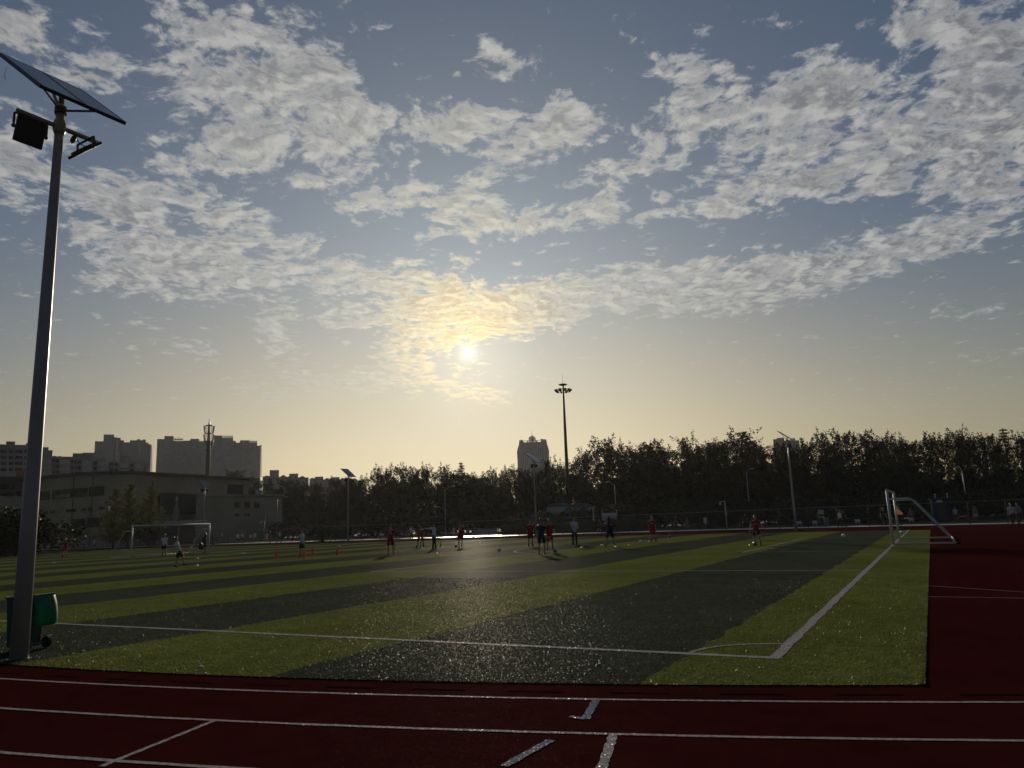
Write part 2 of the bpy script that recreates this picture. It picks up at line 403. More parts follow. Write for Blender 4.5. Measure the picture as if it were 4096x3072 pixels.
def line_nodes(t, p):
    co = _n(t, 'ShaderNodeTexCoord').outputs['Object']
    w = _ramp(t, _noise(t, co, 22, 4, .7), .36, .58, .45, 1.0)
    s = _n(t, 'ShaderNodeVectorMath', operation='SCALE'); s.inputs[0].default_value = (.32, .31, .33)
    t.links.new(w, s.inputs['Scale'])
    nrm, cc = facets(t, co, 110.0, 1.1); glint(t, p, s.outputs[0], nrm, cc, .80, .022, .28, .002)
LINE = ground_mat('line_paint', line_nodes)
TURF_LINE = ground_mat('turf_line', line_nodes)
def blue_nodes(t, p):
    co = _n(t, 'ShaderNodeTexCoord').outputs['Object']
    w = _ramp(t, _noise(t, co, 60, 4, .7), .36, .58, .25, 1.0)
    s = _n(t, 'ShaderNodeVectorMath', operation='SCALE'); s.inputs[0].default_value = (.16, .20, .28)
    t.links.new(w, s.inputs['Scale'])
    nrm, cc = facets(t, co, 110.0, 1.1); glint(t, p, s.outputs[0], nrm, cc, .80, .018, .3, .001)
BLUE_LINE = ground_mat('blue_line_paint', blue_nodes)
SLOT = mk('slot_dark', (.012, .008, .008), 1.0, .0)
PAVING = mk('pale_paving', (.42, .41, .40), .30, .6, nscale=1.2, namt=.15, bump=.15, bscale=8)
GROUND = mk('ground_soil', (.035, .034, .026), .9, .1, nscale=.4, namt=.3)
ASPHALT = mk('asphalt', (.12, .115, .11), .75, .25, nscale=.6, namt=.25, bump=.5, bscale=3)
VERGE = mk('verge_grass', (.07, .075, .03), .9, .1, nscale=1.5, namt=.4, bump=.6, bscale=25)

# ------------------------------------------------------------------ the ground, track, pitch
XG, Y0, YC, XM, XE = -1.69, 9.0, 42.75, -54.3, -0.25
BC = (-14.3, 42.75)                                   # centre of the bend
LC = (-14.12, 48.7)                                   # centre the lane lines turn about
def arc(rad, x0, x1, n=60, BC=LC):                    # near side of the bend, then the straight further left
    out = []
    for i in range(n+1):
        x = lerp(x0, x1, i/n)
        if x < BC[0]: out.append((x, BC[1]-rad))
        else: out.append((x, BC[1]-math.sqrt(max(0.0, rad*rad-(x-BC[0])**2))))
    return out
tag(MB().sheet([(-1100, -1100), (1100, -1100), (1100, 1100), (-1100, 1100)], -.02).build('ground', GROUND), kind='structure')
KERB = smooth_curve([(-150, 74), (-125, 80), (-99, 84.4), (-82, 86.3), (-60, 88.6), (-43, 89.8), (-28, 88.6), (-17, 87), (-10, 85.2), (-5, 84), (0, 81.9), (6.8, 79), (16, 73), (27, 62), (34, 48), (36, 34)])
trk = [(-150, -25), (45, -25), (45, 34)] + KERB[::-1]
tag(MB().sheet(trk, 0.0).build('running_track', TRACK), kind='structure')
FAR = smooth_curve([(-122, 67.5), (-104, 69.2), (-82, 70.2), (-66, 70.8), (-53, 71.6), (-40, 71.8), (-28, 71.2), (-18.6, 69.9), (-9.4, 68.1), (-3, 66.3), (XE, 64.4)])
turf = arc(36.89, -122, XE, 70, (-12.69, 42.74))
mb = MB(); mb.sheet([(x, y) for x, y in turf] + FAR[::-1], .006)
tag(mb.build('turf', TURF), kind='structure')

# synthetic blades standing on the nearest turf and along its cut edges
def turf_edge(x): return 42.74-math.sqrt(36.89**2-max(0, x+12.69)**2)
rg = random.Random(3); gv, gf = [], []
def blade(x, y, hgt):
    a = rg.random()*6.283; w = .004+.003*rg.random(); dx, dy = math.cos(a)*w, math.sin(a)*w; lx, ly = rg.gauss(0, .010), rg.gauss(0, .010); n = len(gv)
    gv.extend(((x-dx, y-dy, .007), (x+dx, y+dy, .007), (x+lx, y+ly, .007+hgt))); gf.append((n, n+1, n+2))
cnt = 0
while cnt < 120000:
    y = 5.85+14*rg.random()**1.9; x = rg.uniform(-17, XE)
    if y < turf_edge(x)+.002: continue
    white = abs(y-Y0) < .055 and x < XG or abs(x-XG) < .06 and y > Y0
    if white: continue
    blade(x, y, rg.uniform(.009, .022)); cnt += 1
for k in range(5000):
    x = rg.uniform(-17, XE); blade(x, turf_edge(x)+rg.uniform(-.012, .03), rg.uniform(.006, .015))
for k in range(9000):
    y = 8+30*rg.random()**1.6; blade(XE+rg.uniform(-.02, .014), y, rg.uniform(.008, .018))
gm = bpy.data.meshes.new('grass'); gm.from_pydata(gv, [], gf); gm.materials.append(BLADE); gm.update()
go = bpy.data.objects.new('grass', gm); COL.objects.link(go); tag(go, kind='stuff')

def strip(mb, pts, w, z, jag=0.0):
    """a painted line of width w along pts"""
    L = []; Rr = []
    for i, p in enumerate(pts):
        a, b = Vector(pts[max(i-1, 0)]).to_2d(), Vector(pts[min(i+1, len(pts)-1)]).to_2d()
        d = (b-a).normalized(); n = Vector((-d.y, d.x))
        c = Vector(p).to_2d()
        L.append(c+n*(w/2+random.uniform(-jag, jag))); Rr.append(c-n*(w/2+random.uniform(-jag, jag)))
    vs = [(v.x, v.y, z) for v in L+Rr]; n = len(pts)
    mb.add(vs, [(i, n+i, n+i+1, i+1) for i in range(n-1)])
def seg(a, b, step=.12):
    n = max(2, int((Vector(b)-Vector(a)).length/step)); n = min(n, 260)
    return [(lerp(a[0], b[0], i/n), lerp(a[1], b[1], i/n)) for i in range(n+1)]
pl = MB(); ZL = .010; J = .012
strip(pl, seg((-122, Y0), (XG+.06, Y0), .15), .12, ZL, J)                        # near touchline
strip(pl, seg((XG, Y0+.06), (XG, 66.0)), .13, ZL+.0005, J)                       # goal line
strip(pl, seg((-108, 69.2), (-54, 70.9)), .12, ZL); strip(pl, seg((-54, 70.9), (-20, 69.3)), .12, ZL)
strip(pl, seg((XM-.2, Y0+.06), (XM-.2, 70.6)), .12, ZL, J)                        # halfway line
for h, dx in ((20.16, 16.5), (9.16, 5.5)):
    for sgn in (-1, 1): strip(pl, seg((XG-.065, YC+sgn*h), (XG-dx, YC+sgn*h)), .10, ZL, J)
    strip(pl, seg((XG-dx, YC-h+.05), (XG-dx, YC+h-.05)), .12, ZL+.0005, J)
th = math.acos(5.5/9.15)
strip(pl, [(XG-11-9.15*math.cos(lerp(-th, th, i/40)), YC+9.15*math.sin(lerp(-th, th, i/40))) for i in range(41)], .12, ZL+.001, J)
strip(pl, [(XM-.2+9.15*math.cos(2*PI*i/90), YC-5+9.15*math.sin(2*PI*i/90)) for i in range(91)], .12, ZL+.001, J)
strip(pl, [(XG-.95*math.sin(lerp(.05, PI/2-.05, i/14)), Y0+.95*math.cos(lerp(.05, PI/2-.05, i/14))) for i in range(15)], .075, ZL+.001, .006)
tag(pl.build('pitch_lines', TURF_LINE), kind='structure')

tl = MB(); ZT = .004
for rad, x1 in ((43.63, 9), (44.73, 9), (45.85, 9), (46.97, 9), (48.1, 9)):
    strip(tl, arc(rad, -40, x1, 300), .05, ZT, .004)
strip(tl, seg((-5.52, 4.80), (-5.23, 3.59), .05), .05, ZT+.0005, .004)
strip(tl, seg((-2.23, 5.55), (-2.0, 4.72), .05), .07, ZT+.0005, .006)
strip(tl, seg((-.24, 18.1), (1.35, 16.85), .3), .03, ZT, .003); strip(tl, seg((-.24, 15.88), (1.5, 15.78), .3), .03, ZT, .003)
strip(tl, seg((1.35, 16.85), (9, 12), .3), .03, ZT, .003); strip(tl, seg((1.5, 15.78), (9, 15.5), .3), .03, ZT, .003)
tag(tl.build('track_lines', LINE), kind='structure')
bl = MB()
strip(bl, seg((-2.77, 6.53), (-2.60, 5.90), .05), .07, ZT+.001, .006); strip(bl, seg((-2.60, 5.90), (-2.75, 5.94), .05), .05, ZT+.0015, .004)
strip(bl, seg((-2.60, 5.27), (-2.63, 4.62), .05), .07, ZT+.001, .006)
tag(bl.build('track_marks', BLUE_LINE), kind='structure')
dr = MB(); x = -13.0
while x < 1.5:
    strip(dr, arc(43.36, x, x+.52, 6), .035, ZT); x += .93
tag(dr.build('drain_slots', SLOT), kind='structure')

# pavement beyond the track, verge, road
def offset(pts, d):
    out = []
    for i, p in enumerate(pts):
        a, b = Vector(pts[max(i-1, 0)]), Vector(pts[min(i+1, len(pts)-1)]); t = (b-a).normalized()
        out.append((p[0]-t.y*d, p[1]+t.x*d))
    return out
k1 = offset(KERB, 7.5)
tag(MB().sheet(KERB + k1[::-1], .006).build('pavement', PAVING), kind='structure')
k2 = offset(KERB, 26); k1b = offset(KERB, 7.6)
tag(MB().sheet(k1b + k2[::-1], .012).build('verge', VERGE), kind='structure')
rd = MB()
p0, p1, p2, p3 = atY(1888, 2120, 98), atY(1996, 2120, 98), atY(1984, 2110, 142), atY(1892, 2110, 142)
rd.quad((p0.x, 98, .02), (p1.x, 98, .02), (p2.x, 142, .86), (p3.x, 142, .86))
tag(rd.build('road', ASPHALT), kind='structure')

# ------------------------------------------------------------------ goals
def goal(x, back, label):
    """back = +1: net side towards +X"""
    t = thing('football_goal', label, 'goal', (x, YC, 0))
    G = WHITE_PAINT
    for sgn in (-1, 1):
        MB().tube([(0, sgn*3.66, 0), (0, sgn*3.66, 2.44)], .058, 10).build('post', G, t, True)
        a = [(0, sgn*3.66, 2.03), (back*.80, sgn*3.66, 2.04), (back*.95, sgn*3.66, 1.98), (back*2.45, sgn*3.66, .05)]
        MB().tube(a, .036, 8).build('stanchion', G, t, True)
        MB().bar((back*.06, sgn*3.66, .04), (back*2.45, sgn*3.66, .04), .06, .06).build('base_bar', G, t)
    MB().tube([(0, -3.72, 2.44), (0, 3.72, 2.44)], .058, 10).build('crossbar', G, t, True)
    MB().tube([(back*2.45, -3.66, .05), (back*2.45, 3.66, .05)], .04, 8).build('back_bar', G, t, True)
    return t
goal(XG, 1, 'white goal frame without net at the right end, straddling turf edge and red track')
goal(XM-.5, -1, 'white goal frame without net standing at midfield on the left, seen from the front')
# plastic bag tied to the far post of the right goal
def bag_rings(prof, seg=14, jit=.12, sq=.75):
    rg = []
    for r, z, ox in prof:
        rg.append([Vector((ox + r*math.cos(2*PI*k/seg)*(1+random.uniform(-jit, jit)), r*sq*math.sin(2*PI*k/seg)*(1+random.uniform(-jit, jit)), z+random.uniform(-.01, .01))) for k in range(seg)])
    return rg
BAG = mk('pink_bag_film', (.62, .44, .38), .35, .5, nscale=9, namt=.15, trans=.45)
b = MB(); b.rings(bag_rings([(.02, .50, -.06), (.05, .42, -.04), (.06, .34, -.02), (.045, .27, -.02), (.09, .22, .0), (.155, .12, .05), (.16, .03, .08), (.09, 0, .10)]))
tag(b.build('plastic_bag', BAG, None, True, (XG+.10, YC+3.60, 1.28), R(8)), 'pale pink plastic bag tied halfway up the far post of the right goal', 'bag')

# ------------------------------------------------------------------ solar lamps
def solar_lamp(label, x, y, dark=False):
    t = thing('solar_lamp_post', label, 'lamp post', (x, y, 0), 0, 'solar lamp posts round the pitch')
    P = POLE_PAINT
    MB().lathe([(.15, .0), (.15, .02), (.118, .021), (.114, .05)], seg=24).build('base_plate', DARK_METAL, t)
    MB().tube([(0, 0, .02), (0, 0, 2), (0, 0, 4), (0, 0, 6), (0, 0, 8.02)], [.112, .099, .086, .072, .056], 28).build('pole', P, t, True)
    tl_, L, Wd = R(37.3), 1.695, 1.22
    rot = Matrix.Rotation(R(-3.7), 3, 'Z') @ Matrix.Rotation(tl_, 3, 'Y')
    c = Vector((.0, 0, 8.295))
    def loc(u, v, w=0.0): return c + rot @ Vector((u, v, w))
    pn = MB().box(c + rot @ Vector((0, 0, .012)), (L-.02, Wd-.02, .012), rot).build('panel', PANEL_BACK, t)
    MB().box(c + rot @ Vector((0, 0, .021)), (L-.06, Wd-.06, .004), rot).build('cells', PANEL_CELL, pn)
    f = MB(); f.box(loc(0, 0, .026), (L-.04, .022, .006), rot)
    for v in (-Wd/2, Wd/2): f.box(loc(0, v), (L, .035, .05), rot)
    for u in (-L/2, L/2): f.box(loc(u, 0), (.035, Wd-.035, .05), rot)
    f.box(loc(0, 0, -.004), (L-.035, .03, .03), rot)
    f.build('panel_frame', DARK_METAL, pn)
    br = MB()
    br.tube([(0, 0, 8.02), (0, 0, 8.26)], .04, 10)
    br.bar(loc(-.55, -Wd/2+.05, -.03), loc(-.55, Wd/2-.05, -.03), .04, .03); br.bar(loc(.5, -Wd/2+.05, -.03), loc(.5, Wd/2-.05, -.03), .04, .03)
    br.bar((0, 0, 7.93), loc(.5, .35, -.04), .025, .025); br.bar((0, 0, 7.93), loc(.5, -.45, -.04), .025, .025)
    br.bar((0, 0, 7.93), loc(-.55, .0, -.04), .03, .03)
    br.tube([(0, 0, 7.88), (0, 0, 7.98)], .085, 14)
    for k in (7.90, 7.95):
        br.tube([(-.13, 0, k), (.13, 0, k)], .010, 6)
    br.build('bracket', DARK_METAL, t)
    a = MB(); d = Vector((math.sin(R(3.7)), math.cos(R(3.7)), 0))
    Z = 7.66
    a.tube([-d*.60+Vector((0, 0, Z)), d*.60+Vector((0, 0, Z))], .036, 12)
    a.tube([(0, 0, Z-.13), (0, 0, Z-.05), (0, 0, Z+.05), (0, 0, Z+.13)], [.062, .09, .09, .062], 16)
    for k in (-.25, -.34): a.tube([(-.105, 0, Z+k), (.105, 0, Z+k)], .009, 6)
    a.build('cross_arm', P, t, True)
    side = Vector((d.y, -d.x, 0))
    for s_ in (-1, 1):
        if s_ < 0: ax, q2 = d, (Vector((0, 0, -1)) - side*.28).normalized()          # hangs upright under the arm
        else: ax, q2 = side, (d*.73 + Vector((0, 0, .68))).normalized()              # tipped up on its back
        n_ = ax.cross(q2); q = Matrix((ax, q2, n_)).transposed()
        cc = d*(.40*s_) + Vector((0, 0, Z - (.25 if s_ < 0 else .21)))
        fl = MB(); fl.box(cc, (.40, .40, .045), q); fl.box(cc + q @ Vector((0, 0, .035)), (.30, .30, .03), q)
        fo = fl.build('floodlight', BLACK_PLASTIC, t, bevel=.012)
        y_ = MB()
        for k in (-1, 1):
            e = cc + ax*(k*.225)
            y_.bar(e, Vector((e.x, e.y, Z-.045)), .014, .03)
            y_.ell(e, (.025, .03, .03))
        y_.bar(Vector(((cc-ax*.225).x, (cc-ax*.225).y, Z-.045)), Vector(((cc+ax*.225).x, (cc+ax*.225).y, Z-.045)), .03, .014)
        y_.build('yoke', DARK_METAL, fo)
        if s_ > 0:
            w = MB()
            for q_ in range(2): w.lathe([(.055, 0), (.07, .012), (.055, .024), (.04, .012), (.055, 0)], d*.22+Vector((.02*q_, 0, Z-.10-.02*q_)), 14, Matrix.Rotation(R(80), 3, 'X'))
            w.tube([d*.24+Vector((0, 0, Z-.05)), d*.30+Vector((0, 0, Z-.13)), d*.40+Vector((0, 0, Z-.15))], .008, 6)
            w.build('cable_coil', BLACK_PLASTIC, t)
    return t
solar_lamp('nearest solar lamp post, huge at the left edge beside the green wheelie bin', -10.87, 6.19)
w = MB()
w.tube([(-.35, -.63, 8.43), (-.36, -.64, 8.30), (-.40, -.66, 8.25)], .004, 5); w.tube([(-.36, -.64, 8.30), (-.33, -.64, 8.22)], .004, 5)
lead = w.build('loose_wire', BLACK_PLASTIC); lead.parent = [o for o in COL.objects if o.name == 'solar_lamp_post'][0]
l1 = solar_lamp('solar lamp post on the far turf edge between the red cones and red player fifteen', -61.5, 72.3)
for lab, x, y in (('solar lamp post rising behind the player pair, its panel in front of the crowned tower', -36.3, 72.2),
                  ('solar lamp post on the far side leaning before the dark trees at right', -10.55, 71.4),
                  ('solar lamp post behind the midfield goal in front of the tan hall', -85.6, 71.5)):
    c = copy_tree(l1); c.location = (x, y, 0); c['label'] = lab

# ------------------------------------------------------------------ wheelie bin
BIN_G = mk('bin_green', (.012, .05, .042), .35, .5, nscale=4, namt=.2)
LID_G = mk('lid_green', (.006, .16, .10), .55, .15, nscale=5, namt=.3, trans=.45)
def wheelie_bin(label, p, rz, s=1.0, open_lid=True):
    t = thing('wheelie_bin', label, 'bin', p, rz)
    b = MB(); rg = []
    for z, wx, wy, oy in ((.06, .19, .20, 0), (.10, .20, .21, 0), (.5, .215, .235, .005), (.86, .235, .265, .012), (.865, .26, .29, .012), (.90, .26, .29, .012), (.90, .225, .25, .012), (.55, .20, .22, .005)):
        ring = []
        for k in range(24):
            a = 2*PI*k/24; ca_, sa_ = math.cos(a), math.sin(a); e = .28
            ring.append(Vector((wx*math.copysign(abs(ca_)**e, ca_), oy+wy*math.copysign(abs(sa_)**e, sa_), z)))
        rg.append(ring)
    b.rings(rg, True); b.build('bin_body', BIN_G, t, bevel=.004)
    MB().box((0, -.225, .25), (.26, .025, .12)).build('foot_rib', BIN_G, t)
    h = MB(); h.tube([(-.2, .30, .83), (-.2, .36, .87), (.2, .36, .87), (.2, .30, .83)], .016, 8); h.build('handle', BIN_G, t, True)
    for k in (-1, 1):
        wl = MB().lathe([(.02, -.035), (.085, -.035), (.10, -.02), (.10, .02), (.085, .035), (.02, .035)], (k*.235, .27, .10), 22, Matrix.Rotation(PI/2, 3, 'Y')).build('wheel', BLACK_PLASTIC, t, False)
        MB().lathe([(.012, -.042), (.045, -.042), (.045, .042), (.012, .042)], (k*.235, .27, .10), 12, Matrix.Rotation(PI/2, 3, 'Y')).build('hub', DARK_METAL, wl)
    MB().tube([(-.27, .27, .10), (.27, .27, .10)], .012, 8).build('axle', DARK_METAL, t)
    if open_lid:                                   # lid swung right over, hanging down behind
        ld_ = MB(); o_, i_ = [], []
        prof = [(.36, .905), (.385, .86), (.43, .74), (.46, .60), (.465, .48), (.44, .41), (.38, .385)]
        for (y, z) in prof:
            row = []
            for k in range(9):
                u = -1+k/4; bulge = .03*(1-u*u)
                row.append(Vector((u*.255, y+bulge, z)))
            o_.append(row)
        for th_, rows in ((0, o_),):
            pass
        n = 9; vs = [v for r_ in o_ for v in r_] + [v - Vector((0, .014, 0)) for r_ in o_ for v in r_]; m = len(o_)*n
        fs = [(i*n+k, i*n+k+1, (i+1)*n+k+1, (i+1)*n+k) for i in range(len(o_)-1) for k in range(n-1)]
        fs += [tuple(m+q for q in f[::-1]) for f in fs]
        for i in range(len(o_)-1):
            for k in (0, n-1): fs.append((i*n+k, (i+1)*n+k, m+(i+1)*n+k, m+i*n+k))
        for k in range(n-1):
            for i in (0, len(o_)-1): fs.append((i*n+k, i*n+k+1, m+i*n+k+1, m+i*n+k))
        ld_.add(vs, fs)
        ld_.build('lid', LID_G, t, True)
        MB().box((0, .355, .905), (.50, .07, .035)).build('lid_hinge', BIN_G, t, bevel=.008)
    return t
gb = gnd(92, 2602)
wheelie_bin('dark green wheelie bin with its bright green lid hanging open, behind the nearest lamp post', (gb.x, gb.y, .012), R(-72)).scale = (.80, .78, .84)

# ------------------------------------------------------------------ balls, cones, markers
PHI = (1+5**.5)/2
ICO = [Vector(v).normalized() for a in (-1, 1) for b in (-PHI, PHI) for v in ((0, a, b), (a, b, 0), (b, 0, a))]
BALL_W = mk('ball_white', (.70, .70, .68), .35, .5); BALL_K = mk('ball_black', (.015, .015, .017), .4, .5)
BALL_Y = mk('ball_olive', (.10, .10, .03), .4, .5)
def ball_mesh(name, mw, mk_, cosr):
    bm = bmesh.new(); bmesh.ops.create_icosphere(bm, subdivisions=4, radius=.11)
    for f in bm.faces:
        c = f.calc_center_median().normalized(); f.material_index = 1 if max(c.dot(v) for v in ICO) > cosr else 0; f.smooth = True
    me = bpy.data.meshes.new(name); bm.to_mesh(me); bm.free(); me.materials.append(mw); me.materials.append(mk_); return me
BM1 = ball_mesh('football', BALL_W, BALL_K, math.cos(R(19))); BM2 = ball_mesh('football', BALL_W, BALL_K, math.cos(R(12))); BM3 = ball_mesh('football', BALL_K, BALL_Y, math.cos(R(20)))
BM4 = ball_mesh('football', BALL_K, BALL_W, math.cos(R(15)))
for px, py, me, z, lab in (
    (764.5, 2212, BM2, .35, 'pale football in the air in front of the kicking child with flying hair'),
    (1357, 2192, BM1, 0, 'black and white football just behind the rightmost red cone'),
    (1667.4, 2190, BM4, 0, 'dark football at the feet of the red player beside the green cone'),
    (1824, 2190, BM3, 0, 'dark olive football left of the red player numbered sixty four'),
    (1997, 2206, BM1, 0, 'football with a marker disc on top, alone on the grass left of the pitch arc'),
    (2220, 2211.5, BM4, 0, 'dark football by the fluorescent boots of the red player at the arc'),
    (2563.7, 2173.5, BM1, 0, 'black and white football between the black hooded person and a red player'),
    (2680, 2151, BM3, 0, 'dark football far out near the far turf edge'),
    (3021.2, 2183.5, BM4, 0, 'football under the foot of the red player nearest the right goal'),
    (3374.7, 2149, BM2, 0, 'white football lying on the dark stripe left of the right goal'),
    (3608, 2136.5, BM1, 0, 'black and white football by the far post of the right goal')):
    o = bpy.data.objects.new('football', me); COL.objects.link(o)
    g = gnd(px, py, .012); o.location = (g.x, g.y, .122+z); o.rotation_euler = (random.random()*6, random.random()*6, random.random()*6)
    tag(o, lab, 'football', 'footballs on the pitch')
CONE_R = mk('cone_red', (.50, .022, .012), .45, .4, nscale=6, namt=.15, trans=.25); CONE_G = mk('cone_green', (.02, .42, .06), .45, .4, nscale=6, namt=.15, trans=.25)
CONE_O = mk('cone_orange', (.62, .075, .02), .45, .4, nscale=6, namt=.15, trans=.25)
def cone_mesh(m, h):
    b = MB(); b.lathe([(.105, .0), (.105, .012), (.082, .02), (.022, h-.03), (.020, h-.012), (.012, h)], seg=20)
    b.box((0, 0, .008), (.24, .24, .016)); return b.mesh('training_cone', m)
CMR, CMO, CMG = cone_mesh(CONE_R, .50), cone_mesh(CONE_O, .50), cone_mesh(CONE_G, .46)
for px, py, me, lab in (
    (1105.7, 2233.5, CMR, 'red training cone standing alone, leftmost of the red ones'),
    (1219, 2231.8, CMO, 'orange red training cone at the feet of the child in a light blue shirt'),
    (1250.5, 2221.8, CMR, 'red training cone right behind the light blue child, smaller and farther'),
    (1348.7, 2219.8, CMR, 'red training cone with a football just behind it'),
    (1579, 2192, CMG, 'green training cone half hidden by red player fifteen'),
    (1683, 2191, CMG, 'green training cone between the legs of the red player and the pointing man'),
    (1762, 2186.4, CMG, 'green training cone right of the pointing man in white')):
    o = bpy.data.objects.new('training_cone', me); COL.objects.link(o); g = gnd(px, py, .012); o.location = (g.x, g.y, .012); o.rotation_euler = (0, 0, random.random())
    tag(o, lab, 'cone', 'training cones on the turf')
DISC_Y = mk('disc_yellow', (.62, .42, .10), .4, .5, trans=.3); DISC_R = mk('disc_red', (.55, .10, .05), .4, .5, trans=.3)
def disc_mesh(m):
    b = MB(); b.lathe([(.10, 0), (.10, .008), (.085, .03), (.05, .055), (.03, .058), (.028, .05)], seg=18); return b.mesh('marker_disc', m)
DMY, DMR = disc_mesh(DISC_Y), disc_mesh(DISC_R)
for px, py, me, lab in (
    (785, 2263, DMY, 'pale yellow marker disc right of the kicking child, the nearer one'), (788, 2234, DMY, 'yellow marker disc beyond the kicking child, the farther one'),
    (1747, 2216, DMY, 'pale marker disc on the grass in front of the pointing man'), (1922, 2170.5, DMY, 'marker disc far out behind the sixty four player'),
    (2189, 2212, DMR, 'red marker disc by the boots of the child in black'), (2136.7, 2178, DMR, 'red marker disc right of the girl with the white collar'),
    (2328.5, 2189.5, DMY, 'yellow marker disc right of the man in white with folded hands'), (2409.5, 2181, DMY, 'yellow marker disc left of the black hooded person'),
    (2464.5, 2189.5, DMY, 'yellow marker disc at the right foot of the black hooded person'), (2519.6, 2181, DMR, 'red marker disc right of the black hooded person'),
    (2599, 2167, DMY, 'orange yellow marker disc left of the red player with a raised heel'), (3003, 2181, DMY, 'yellow marker disc beside the ball of the rightmost red player')):
    o = bpy.data.objects.new('marker_disc', me); COL.objects.link(o); g = gnd(px, py, .012); o.location = (g.x, g.y, .012)
    tag(o, lab, 'marker disc', 'marker discs on the turf')

PAPER = mk('paper_white', (.6, .6, .6), .8, .1)
for px, py, lab in ((332, 2604, 'white paper scrap on the dark turf stripe right of the wheelie bin'), (806, 2667, 'white paper scrap on the light turf stripe near the turf edge'), (215, 2251, 'flat white scrap on the far turf right of the nearest lamp post')):
    g = gnd(px, py, .012); b = MB()
    b.rings([[Vector((.05*math.cos(2*PI*k/7)*f*random.uniform(.7, 1.2)*(6 if py < 2300 else 1), .018*math.sin(2*PI*k/7)*f*(4 if py < 2300 else 1), z+random.uniform(0, .004))) for k in range(7)] for f, z in ((1, 0), (.9, .010), (.4, .014))])
    tag(b.build('paper_scrap', PAPER, None, False, (g.x, g.y, .008 if px < 3700 else .002), random.random()*.6-.3), lab, 'scrap')

# ------------------------------------------------------------------ trees
BARK = mk('bark', (.055, .045, .035), .9, .1, nscale=6, namt=.3)
def leaf_mat(name, col, tr=.04):
    m = mk(name, col, .75, .08, nscale=.55, namt=.35, trans=tr); return m
LEAF_A = leaf_mat('leaf_poplar', (.022, .031, .013)); LEAF_B = leaf_mat('leaf_dark', (.017, .026, .012), .03); LEAF_C = leaf_mat('leaf_cedar', (.022, .034, .018), .10)
LEAF_Y = leaf_mat('leaf_ginkgo', (.080, .080, .018), .20)
def leaf(b, p, sz, rnd):
    a = Vector((rnd.gauss(0, 1), rnd.gauss(0, 1), rnd.gauss(0, .8))).normalized(); c = a.cross(Vector((rnd.gauss(0, 1), rnd.gauss(0, 1), rnd.gauss(0, 1)))).normalized()
    a *= sz*rnd.uniform(.6, 1.25); c *= sz*rnd.uniform(.35, .75)
    b.v += [tuple(p-a*.5), tuple(p+c*.5), tuple(p+a*.5), tuple(p-c*.5)]; n = len(b.v); b.f.append((n-4, n-3, n-2, n-1)); b.mi.append(0)
def broad_tree(seed, width, low, leaves, spiky, leafsize, lm):
    """unit-height tree: upright limbs with leafy sprays; returns crown mesh, trunk mesh"""
    rnd = random.Random(seed); b = MB(); w = MB()
    lean = Vector((rnd.uniform(-.03, .03), rnd.uniform(-.03, .03), 0))
    tp = [Vector((0, 0, 0)), lean*.3+Vector((0, 0, .3)), lean*.7+Vector((0, 0, .65)), lean+Vector((0, 0, .9))]
    w.tube(tp, [.017, .013, .008, .003], 7)
    limbs = []
    nl = 30
    for i in range(nl):
        h = lerp(low, .88, (i/nl)**.9); az = i*2.4+rnd.uniform(-.5, .5)
        u_ = min(1, max(.06, (h-low*.6)/(1.02-low*.6))); prof = math.sin(PI*u_**.75)*(1-.72*max(0, u_-.42)/.58)
        ln = width*prof*rnd.uniform(.65, 1.15)+.05
        rise = ln*rnd.uniform(.55, 1.0)*(1+spiky)
        st = lean*h+Vector((0, 0, h)); en = st+Vector((math.cos(az)*ln, math.sin(az)*ln, min(rise, 1.0-h+.03)))
        md = (st+en)/2+Vector((0, 0, -.02))
        w.tube([st, md, en], [.006, .004, .0015], 5); limbs.append((st, md, en, ln))
    limbs.append((tp[2], (tp[2]+tp[3])/2, tp[3]+Vector((0, 0, .09)), .1))
    per = leaves//len(limbs)
    for st, md, en, ln in limbs:
        ns = rnd.randint(3, 5)
        for k in range(ns):                        # sprays along the limb
            t = rnd.uniform(.25, 1.0); p = st.lerp(md, t*2) if t < .5 else md.lerp(en, t*2-1)
            dv = Vector((rnd.gauss(0, .55), rnd.gauss(0, .55), rnd.uniform(.5, 1.6))).normalized()*rnd.uniform(.06, .13)*(1+.3*spiky)
            for q in range(per//ns):
                u = rnd.random()**.8
                r = .026*(1.1-u)+.004
                leaf(b, p+dv*u+Vector((rnd.gauss(0, r), rnd.gauss(0, r), rnd.gauss(0, r*.8))), leafsize, rnd)
    for q in range(leaves//4):                     # inner fill
        h = rnd.uniform(low*.8, .80); prof = math.sin(PI*min(1, max(.06, (h-low*.6)/(1.02-low*.6)))**.75)
        a = rnd.random()*6.283; r = width*prof*math.sqrt(rnd.random())*.85
        leaf(b, Vector((math.cos(a)*r, math.sin(a)*r, h)), leafsize*1.5, rnd)
    zs = sorted(v[2] for v in b.v); k_ = 1.0/zs[int(len(zs)*.998)]
    b.v = [(x, y, z*k_) for x, y, z in b.v]; w.v = [(x, y, z*k_) for x, y, z in w.v]
    return b.mesh('crown', lm, recalc=False), w.mesh('trunk', BARK, True)
